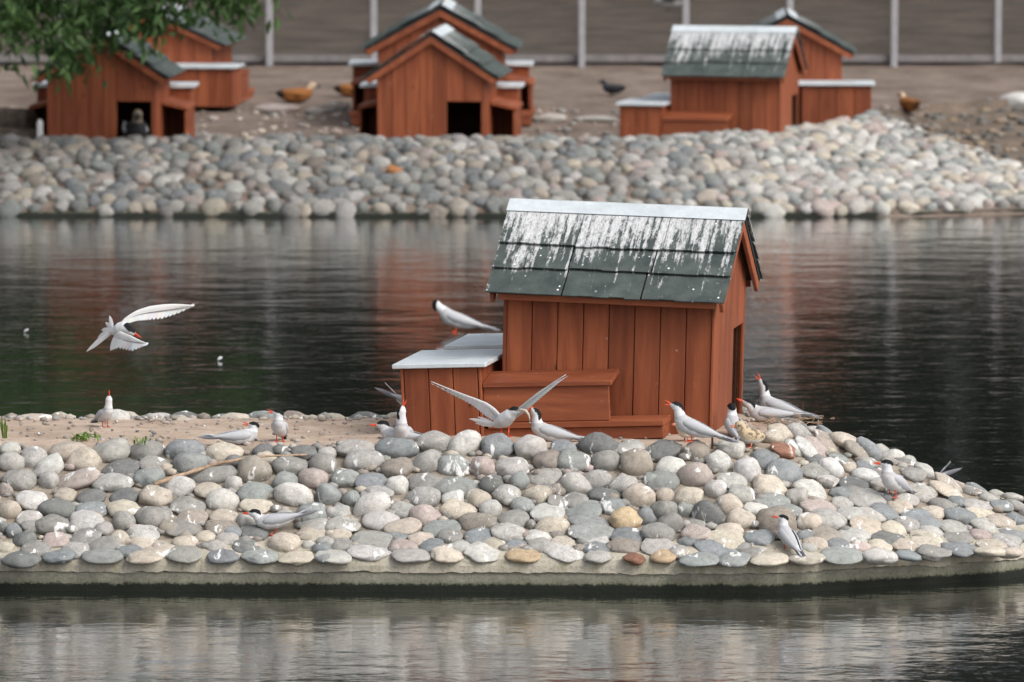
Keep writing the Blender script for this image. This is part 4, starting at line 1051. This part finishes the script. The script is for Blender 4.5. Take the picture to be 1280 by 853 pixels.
# ---- terns with spread wings, laid out in metres about the body
def spread(root, LE, TE, n, cov, c_lead=(.52, .515, .51), c_tip=(.56, .56, .57), wid=.040):
    LE = [Vector(p) for p in LE]; TE = [Vector(p) for p in TE]
    def pl(P, t):
        k = t * (len(P) - 1); i = min(int(k), len(P) - 2); return P[i].lerp(P[i + 1], k - i)
    # arm and coverts: lens-shaped sheet behind the leading edge
    vs = []; fs = []; N = 14; K = 8
    for i in range(N + 1):
        t = i / N; a = pl(LE, t); b = a.lerp(pl(TE, t), cov * (1 - .25 * t)); ch = b - a
        tn = (pl(LE, min(1, t + .05)) - pl(LE, max(0, t - .05))).normalized(); nn = tn.cross(ch.normalized()).normalized()
        th = .007 * (1 - .8 * t) + .001
        for k in range(K):
            q = 2 * math.pi * k / K; vs.append(a + ch * (.5 - .5 * math.cos(q)) + nn * th * math.sin(q) * (1.2 + math.cos(q)) * .6)
    for i in range(N):
        for k in range(K): fs.append((i * K + k, i * K + (k + 1) % K, (i + 1) * K + (k + 1) % K, (i + 1) * K + k))
    fs += [tuple(range(K))[::-1], tuple(range(N * K, N * K + K))]
    m = MB(); m.add(vs, fs, c_lead); wg = m.build('wing', M['plum'], root, smooth=True)
    for i in range(n):
        t = (i + .5) / n; a = pl(LE, t); b = pl(TE, t); tn = (pl(LE, min(1, t + .05)) - pl(LE, max(0, t - .05))).normalized()
        r_ = a.lerp(b, .12); sp_ = .00035 * ((i % 2) * 2 - 1)
        nn = tn.cross((b - a).normalized()); r_ = r_ + nn * .0006 * i; b = b + nn * (.0006 * i - .004)
        m = MB(); cc_ = tuple(x * (1 - t) + y * t for x, y in zip(c_lead, c_tip)); cc_ = tuple(x * random.uniform(.9, 1.05) for x in cc_)
        m.blade(r_, b, wid * (1 - .35 * t), tn, .0009, n=5, shape=.55, c=cc_); m.build('feather', M['plum'], wg)
def flyer(label, px, py, Y, scale_px, body, headp, billd, LE1, TE1, LE2, TE2, tails, gape=0, legs=None, group=None):
    k = Y / F_PX
    c = at(px, py, Y); root = empty('tern', c); tag(root, label, 'tern', group)
    W3 = lambda p: Vector(((p[0] - px) * k, (p[2] if len(p) > 2 else 0.0), -(p[1] - py) * k))
    ch = [(W3(p), p[3]) for p in body]; hc = W3(headp); bd = Vector(billd).normalized()
    hu = Vector((0, 0, 1)); hu = (hu - bd * hu.dot(bd)).normalized()
    hd = [(ch[-1][0], ch[-1][1]), (ch[-1][0].lerp(hc, .6), .023), (hc, .0225), (hc + bd * .016, .016), (hc + bd * .028, .0085)]
    me = skin([ch, hd], .0048); cols = []
    for vt in me.vertices:
        p = vt.co - hc; a = p.dot(hu); b = p.dot(bd)
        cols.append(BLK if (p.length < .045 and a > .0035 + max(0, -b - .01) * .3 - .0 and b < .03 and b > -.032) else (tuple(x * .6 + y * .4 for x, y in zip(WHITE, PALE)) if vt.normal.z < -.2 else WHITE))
    set_col(me, cols); link('body', me, M['plum'], root)
    bill(root, hc + bd * .031, bd, hu, gape)
    sd_ = bd.cross(hu)
    for s in (-1, 1):
        bm = bmesh.new(); bmesh.ops.create_icosphere(bm, subdivisions=1, radius=.0032, matrix=Matrix.Translation(hc + bd * .012 + sd_ * .0195 * s + hu * .004)); m2 = bpy.data.meshes.new('eye'); bm.to_mesh(m2); bm.free(); link('eye', m2, M['black'], root)
    spread(root, [W3(p) for p in LE1], [W3(p) for p in TE1], 22, .55); spread(root, [W3(p) for p in LE2], [W3(p) for p in TE2], 22 if len(LE2) > 4 else 14, .5)
    for (a, b, wd) in tails:
        m = MB(); A, Bv = W3(a), W3(b); m.blade(A, Bv, wd, (Bv - A).cross(Vector((0.3, 1, .2))), .0010, c=WHITE); m.build('tail_feather', M['plum'], root)
    if legs:
        for (a, b) in legs:
            A, Bv = W3(a), W3(b); m = MB(); m.tube([A, Bv], [.004, .003], 7)
            for q in (-.6, 0, .6): m.tube([Bv, Bv + Vector((.02 * math.cos(q - .8), .02 * math.sin(q - .8), -.002))], [.003, .0015], 6)
            m.build('leg', M['red'], root, smooth=True)
    return root, W3
flyer('tern hovering over the channel with wings and forked tail spread', 150, 413, 23.6, 1,
      [(139, 415, 0, .010), (146, 414, -.01, .024), (152, 411, -.025, .034), (157, 409, -.04, .030)], (163.5, 411.5, -.065), (.75, -.45, -.42),
      [(150, 404, .01), (158, 396, .02), (170, 389, .04), (186, 384.5, .07), (205, 383, .11), (224, 384, .15), (240, 387, .18)],
      [(153, 413, .0), (160, 405, .01), (170, 402.5, .03), (184, 402.5, .06), (202, 402, .10), (220, 397.5, .15), (242, 389, .19)],
      [(148, 410, -.03), (154, 413, -.07), (166, 416, -.12), (186, 424, -.17)],
      [(139, 438, -.06), (149, 433, -.10), (168, 435, -.15), (188.5, 425.5, -.18)],
      [((142, 412, .0), (106.5, 441.5, .05), .020), ((142, 414, .0), (114, 433, .05), .020), ((141, 412, .0), (121, 424, .04), .022), ((141, 412, .0), (126, 414, .03), .022), ((141, 411, .0), (131, 404, .03), .020), ((141, 411, .0), (136.5, 395, .02), .018)],
      group='terns on the wing')
lp = SPOT['land']
fly2, W3 = flyer('tern landing beside the nest box with wings raised, passing a small fish', 632, 524, 23.46, 1,
      [(618, 533, .05, .013), (624, 530, .03, .026), (631, 525, .0, .036), (637, 519, -.02, .031)], (643, 512.5, -.035), (.95, -.25, .12),
      [(627, 520, .01), (619, 512, .04), (609, 505.5, .06), (596, 501, .08), (580, 496, .10), (562, 490, .12), (538, 481.5, .15)],
      [(622, 528, .02), (613, 527, .05), (604, 521, .07), (592, 511, .09), (577, 503, .11), (561, 495, .13), (537, 482, .155)],
      [(641, 514, -.02), (650, 507, -.05), (660, 498, -.08), (672, 488, -.11), (684, 478, -.13), (695, 470, -.15), (707.5, 462, -.17)],
      [(643, 524, -.01), (650, 517, -.04), (659, 508, -.07), (671, 496, -.10), (683, 485, -.13), (695, 474, -.155), (708, 462.6, -.175)],
      [((620, 532, .04), (586, 526.5, .08), .018), ((620, 534, .04), (594, 532, .08), .018), ((621, 533, .04), (597, 524, .08), .016), ((621, 534, .05), (601, 531, .09), .018)],
      4, [((627, 536, .02), (626, 545.5, .0)), ((636, 534, .0), (635.5, 545, -.02))], group='terns on the wing')
# the fish it carries
fc = fly2.location; pts = [fc + W3(p) for p in ((646, 511, -.075), (652, 509.2, -.08), (657, 510.5, -.085), (660.5, 515, -.085), (662, 520, -.085), (662.4, 524, -.085))]
m = MB(); m.tube([p - pts[2] for p in pts], [.003, .0062, .0068, .0058, .0035, .0015], 8)
e_ = pts[-1] - pts[2]; m.add([e_, e_ + Vector((-.007, 0, -.010)), e_ + Vector((.007, .001, -.010)), e_ + Vector((0, .003, 0))], [(0, 1, 2), (0, 2, 3), (0, 3, 1), (1, 3, 2)])
fi = m.build('fish', M['fish'], None, smooth=True); fi.location = pts[2]; tag(fi, 'small silver fish hanging from the landing tern\'s bill', 'fish')

# ---- chicks
def chick(label, foot, heading, s=1.0):
    root = empty('tern_chick', foot, R(heading)); tag(root, label, 'chick', 'tern chicks'); root.scale = (s,) * 3
    ch = [((-.04, 0, .038), .014), ((-.018, 0, .038), .027), ((.008, 0, .042), .029), ((.024, 0, .055), .022), ((.034, 0, .074), .019), ((.040, 0, .078), .0185)]
    me = skin([[(Vector(p), r) for p, r in ch]], .004, 4); cols = []
    for vt in me.vertices:
        n = mnoise.noise(vt.co * 85 + Vector((heading, 0, 0))); vt.co += vt.normal * (.0022 * mnoise.noise(vt.co * 320))
        up = vt.normal.z
        cols.append((.19, .145, .095) if (n > .16 and up > -.1) else ((.46, .36, .24) if up > -.35 else (.62, .58, .52)))
    set_col(me, cols); link('body', me, M['down'], root)
    bill(root, Vector((.058, 0, .077)), Vector((1, 0, .05)).normalized(), Vector((0, 0, 1)), 8, .018, .0042, M['pink'])
    for sgn in (-1, 1):
        bm = bmesh.new(); bmesh.ops.create_icosphere(bm, subdivisions=1, radius=.0028, matrix=Matrix.Translation((.048, .0155 * sgn, .082))); m2 = bpy.data.meshes.new('eye'); bm.to_mesh(m2); bm.free(); link('eye', m2, M['black'], root)
        mm = MB(); mm.tube([(0, .012 * sgn, .022), (.002, .013 * sgn, .003)], [.0035, .003], 6)
        for a in (-.5, 0, .5): mm.tube([(.002, .013 * sgn, .003), (.002 + .016 * math.cos(a), .013 * sgn + .016 * math.sin(a), .001)], [.0026, .0014], 5)
        mm.build('leg', M['pink'], root, smooth=True)
    return root
chick('downy chick tucked under the breast of the calling tern', SPOT['chick1'] + Vector((0, .01, 0)), -150, 1.0)
chick('mottled downy chick with pink bill standing out on the stones', SPOT['chick2'], -165, 1.25)

# ---- birds on the far shore
def duck(name, label, cat, pos, heading, cols3, s=1.0, sit=False, head_up=.13, mat_bill='black', group=None):
    """cols3: body, head, tail/wing"""
    root = empty(name, pos, R(heading)); root.scale = (s,) * 3; tag(root, label, cat, group); b = .085 if sit else .125
    ch = [((-.25, 0, b + .035), .012), ((-.19, 0, b + .02), .045), ((-.09, 0, b), .078), ((.02, 0, b), .085), ((.10, 0, b + .015), .066), ((.135, 0, b + .06), .042), ((.15, 0, b + head_up), .034)]
    hd = [(Vector((.15, 0, b + head_up)), .036), (Vector((.175, 0, b + head_up + .005)), .036), (Vector((.205, 0, b + head_up - .004)), .022)]
    me = skin([[(Vector(p), r) for p, r in ch], hd], .011, 6); cols = []
    for vt in me.vertices:
        x, y, z = vt.co
        cols.append(cols3[1] if (z > b + .07 and x > .1) else (cols3[2] if x < -.17 else cols3[0]))
    set_col(me, cols); link('body', me, M['plum'], root)
    for sg in (-1, 1):
        m = MB(); m.blade((.06, sg * .074, b + .012), (-.2, sg * .035, b + .04), .085, (0, 0, 1), .012, bend=(0, sg * .018, 0), c=cols3[3] if len(cols3) > 3 else cols3[0]); m.build('wing', M['plum'], root, smooth=True)
        if not sit:
            m = MB(); m.tube([(0, sg * .03, b - .06), (.005, sg * .032, .008)], [.010, .007], 6); m.box(0, .05, sg * .032 - .016, sg * .032 + .016, 0, .008); m.build('leg', M['rust'], root)
    m = MB(); m.tube([(.205, 0, b + head_up - .004), (.235, 0, b + head_up - .010), (.258, 0, b + head_up - .014)], [.018, .013, .009], 8); m.build('bill', M[mat_bill], root, smooth=True)
    for k in range(3):
        m = MB(); m.blade((-.2, (k - 1) * .015, b + .03), (-.32, (k - 1) * .03, b + .045), .035, (0, 1, 0), .003, c=cols3[2]); m.build('tail_feather', M['plum'], root)
    return root
def shore_at(px, py, Y0=43.0): return hit(px, py, h_far, 0.0, 42.7, 60, .03)
OR, CR, BK = (.25, .10, .03), (.45, .34, .23), (.02, .02, .02)
p = shore_at(372, 129); duck('duck', 'orange duck with pale head dozing on bare earth between the shore huts', 'duck', p, 20, (OR, CR, BK, OR), .8, True, .10)
p = shore_at(443, 122); duck('duck', 'orange duck with pale head beside the hut with empty doorway', 'duck', p, 10, (OR, CR, BK, OR), .75, True, .10)
p = shore_at(1136, 140); duck('duck', 'orange-brown duck sitting at the top of the pale stone mound', 'duck', p, 115, (OR, CR, (.15, .07, .03), OR), .72, True, .10)
p = shore_at(765, 121); duck('pigeon', 'dark pigeon standing alone on bare earth before the fence', 'pigeon', p, 150, ((.035, .038, .045), (.03, .033, .04), (.03, .03, .035), (.045, .048, .055)), .55, False, .11)
hx = far_huts[0].location; dp = Vector((hx.x + .24, hx.y - .50, h_far(hx.x, hx.y - .5) + .02))
duck('duck', 'dark duck with white wing patches in the hut doorway', 'duck', Vector((dp.x, dp.y + .02, .36)), -80, ((.022, .022, .024), (.16, .13, .10), (.02, .02, .02), (.30, .30, .32)), 1.15, False, .13)
p = hit(835, 16, h_far, 0.0, 51, 75, .05); duck('goose', 'black and white goose on the darker ground behind the fence', 'goose', p, 170, ((.42, .41, .40), (.03, .03, .03), (.03, .03, .03), (.05, .05, .05)), 1.0, False, .2)

# ================================================================== SMALL THINGS
# dry stick lying on the stones
pa, pb = land(193, 606), land(383, 569)
pts = []
for i in range(15):
    t = i / 14; px = 193 + 190 * t; py = 606 - 37 * t - 11 * math.sin(math.pi * t) * 1.0
    g = land(px, py + 1.5); pts.append(g)
ysm = [sum(pts[min(14, max(0, i + d))].y for d in (-2, -1, 0, 1, 2)) / 5 - .012 for i in range(15)]
pts = [at(193 + 190 * i / 14, 606 - 37 * i / 14 - 11 * math.sin(math.pi * i / 14) + random.uniform(-.8, .8), ysm[i]) for i in range(15)]
m = MB(); c0 = pts[7].copy(); m.tube([p - c0 for p in pts], [.0080 + .0022 * random.random() - .004 * (i / 14) for i in range(15)], 7)
stk = m.build('stick', M['stick'], None, smooth=True); stk.location = c0; tag(stk, 'long dry stick lying across the upper stones of the island', 'stick')
# iron stakes
for (px, py, h, lab) in ((890, 562, .085, 'short rusty iron stake between stones under the calling tern'), (1003, 524, .085, 'thin rusty iron stake on the mound ridge beside the huddled terns')):
    g = land(px, py); m = MB(); m.tube([(0, 0, -.06), (.002, 0, h * .5), (0, 0, h)], [.0055, .005, .005], 7); o = m.build('stake', M['rust'], None); o.location = g + Vector((0, .01, 0)); tag(o, lab, 'stake', 'iron stakes')
# weeds on the sand
for (px, py, n, s_, lab) in ((100, 551, 34, 1.0, 'leafy green weed growing on the sand in front of a tern'), (118, 547, 18, .5, 'smaller green weed next to the leafy one on the sand'), (175, 555, 12, .9, 'sparse green grass sprig between the upper stones'), (6, 548, 8, 1.1, 'tall grass tuft on the sand at the island\'s left end')):
    g = land(px, py); m = MB(); rw = random.Random(px)
    for _ in range(n):
        a = rw.uniform(0, 6.28); r_ = rw.uniform(.01, .055) * s_; hgt = rw.uniform(.012, .042) * s_ * (2.2 if n == 8 else 1)
        if n == 8: r_ *= .5
        st_ = Vector((rw.gauss(0, .028), rw.gauss(0, .03), 0)) * s_ * (.3 if n == 8 else 1)
        m.blade(st_, st_ + Vector((math.cos(a) * r_, math.sin(a) * r_, hgt)), .009, (-math.sin(a), math.cos(a), 0), .0005, bend=(0, 0, .008), n=4, shape=.4)
    o = m.build('weed', M['grass'], None); o.location = g; tag(o, lab, 'weed', 'weeds on the sand')
# straw of a nest by the huddled terns
m = MB(); g = land(985, 528); rw = random.Random(5)
for _ in range(120):
    a = rw.uniform(0, 6.28); q = Vector((rw.gauss(0, .10), rw.gauss(0, .07), rw.uniform(-.005, .02))); d = Vector((math.cos(a), math.sin(a), rw.uniform(-.2, .3))) * rw.uniform(.02, .05)
    m.tube([q, q + d], [.0018, .0012], 4)
o = m.build('nest_straw', M['stick'], None); o.location = g; tag(o, 'scatter of dry nest straw round the huddled terns', 'straw', kind='stuff')
# downy feathers drifting on the channel
for (px, py, lab) in ((275, 450, 'white feather floating on the channel below the hovering tern'), (33, 415, 'tiny white feather floating left of the hovering tern')):
    q = on_z(px, py, .006); m = MB(); m.blade((-.013, 0, 0), (.013, .006, .014), .03 if px > 100 else .018, (0, 1, .5), .004, bend=(0, 0, .004), c=WHITE); o = m.build('feather', M['plum'], None); o.location = q; tag(o, lab, 'feather', 'floating feathers')
# fallen log and white marker at the left of the shore huts
g = at(15, 150, 43.3); g.z = h_far(g.x, 43.3); lg = empty('log', g); tag(lg, 'dark weathered log pile beside the hut under the leafy branch', 'log')
for i, (yy, zz, r_) in enumerate(((0, .10, .12), (.16, .10, .11), (.08, .27, .10))):
    m = MB(); m.tube([(-.75, yy, zz), (-.2, yy + .02, zz + .01), (.12, yy, zz), (.23 - .05 * i, yy - .01, zz)], [r_, r_ * 1.05, r_, r_ * .92], 14); m.build('timber', M['log'], lg)
g = at(50, 168, 43.1); g.z = h_far(g.x, 43.1); m = MB().box(-.022, .022, -.022, .022, -.05, .26); m.tube([(0, 0, .26), (0, 0, .30)], [.03, .012], 8); o = m.build('marker_post', M['white'], None, bevel=.004); o.location = g; tag(o, 'small white marker post between log pile and hut', 'post')
# boulders and rubble on the far earth
for (px, py, a, b, c, col, lab) in ((1272, 135, .17, .15, .09, (.50, .49, .47), 'pale flat boulder on the earth above the gravel'), (685, 152, .16, .09, .05, (.36, .34, .31), 'pale flat stone on the earth beside the hut with empty doorway'), (745, 152, .20, .06, .035, (.33, .32, .30), 'long flat grey stone in front of the pigeon'), (345, 140, .20, .10, .05, (.34, .29, .27), 'pinkish grey stone in front of the dozing orange duck'), (420, 138, .12, .08, .05, (.34, .31, .28), 'small grey stone between the two orange ducks'), (395, 143, .10, .07, .04, (.30, .28, .26), 'little brown-grey stone below the dozing orange duck'), (660, 140, .10, .08, .05, (.13, .11, .09), 'dark brown stone close to the lidded box of the hut')):
    g = shore_at(px, py); o = bpy.data.objects.new('boulder', SM[(px // 7) % len(SM)]); COL.objects.link(o)
    o.matrix_world = stone_matrix(g + Vector((0, 0, c * .5)), Vector((0, 0, 1)), a, b, c); o.color = (*col, 1); tag(o, lab, 'stone', 'loose stones on the far earth')
st2 = ([], [], [])
for _ in range(1000):
    x = random.uniform(-5, 5.5); y = random.uniform(42.8, 47); 
    if far_region(x, y): continue
    s_ = random.uniform(.012, .04)
    add_mass(st2, SPv, SPf, random.randrange(4), stone_matrix(Vector((x, y, h_far(x, y) + s_ * .3)), Vector((0, 0, 1)), s_ * 1.3, s_, s_ * .6, 0, random.uniform(0, 3)), jit(PAL[random.choice('gnnpdk')]))
for _ in range(900):
    x = random.uniform(2.8, 6.0); y = random.uniform(41.6, 47)
    if not grav(x, y): continue
    s_ = random.uniform(.015, .045)
    add_mass(st2, SPv, SPf, random.randrange(4), stone_matrix(Vector((x, y, h_far(x, y) + .03 + s_ * .2)), Vector((0, 0, 1)), s_ * 1.3, s_, s_ * .7, 0, random.uniform(0, 3)), jit(tuple(k * .55 for k in PAL[random.choice('gnndko')])))
build_mass(st2, 'rubble', ground, 'stone_fa')
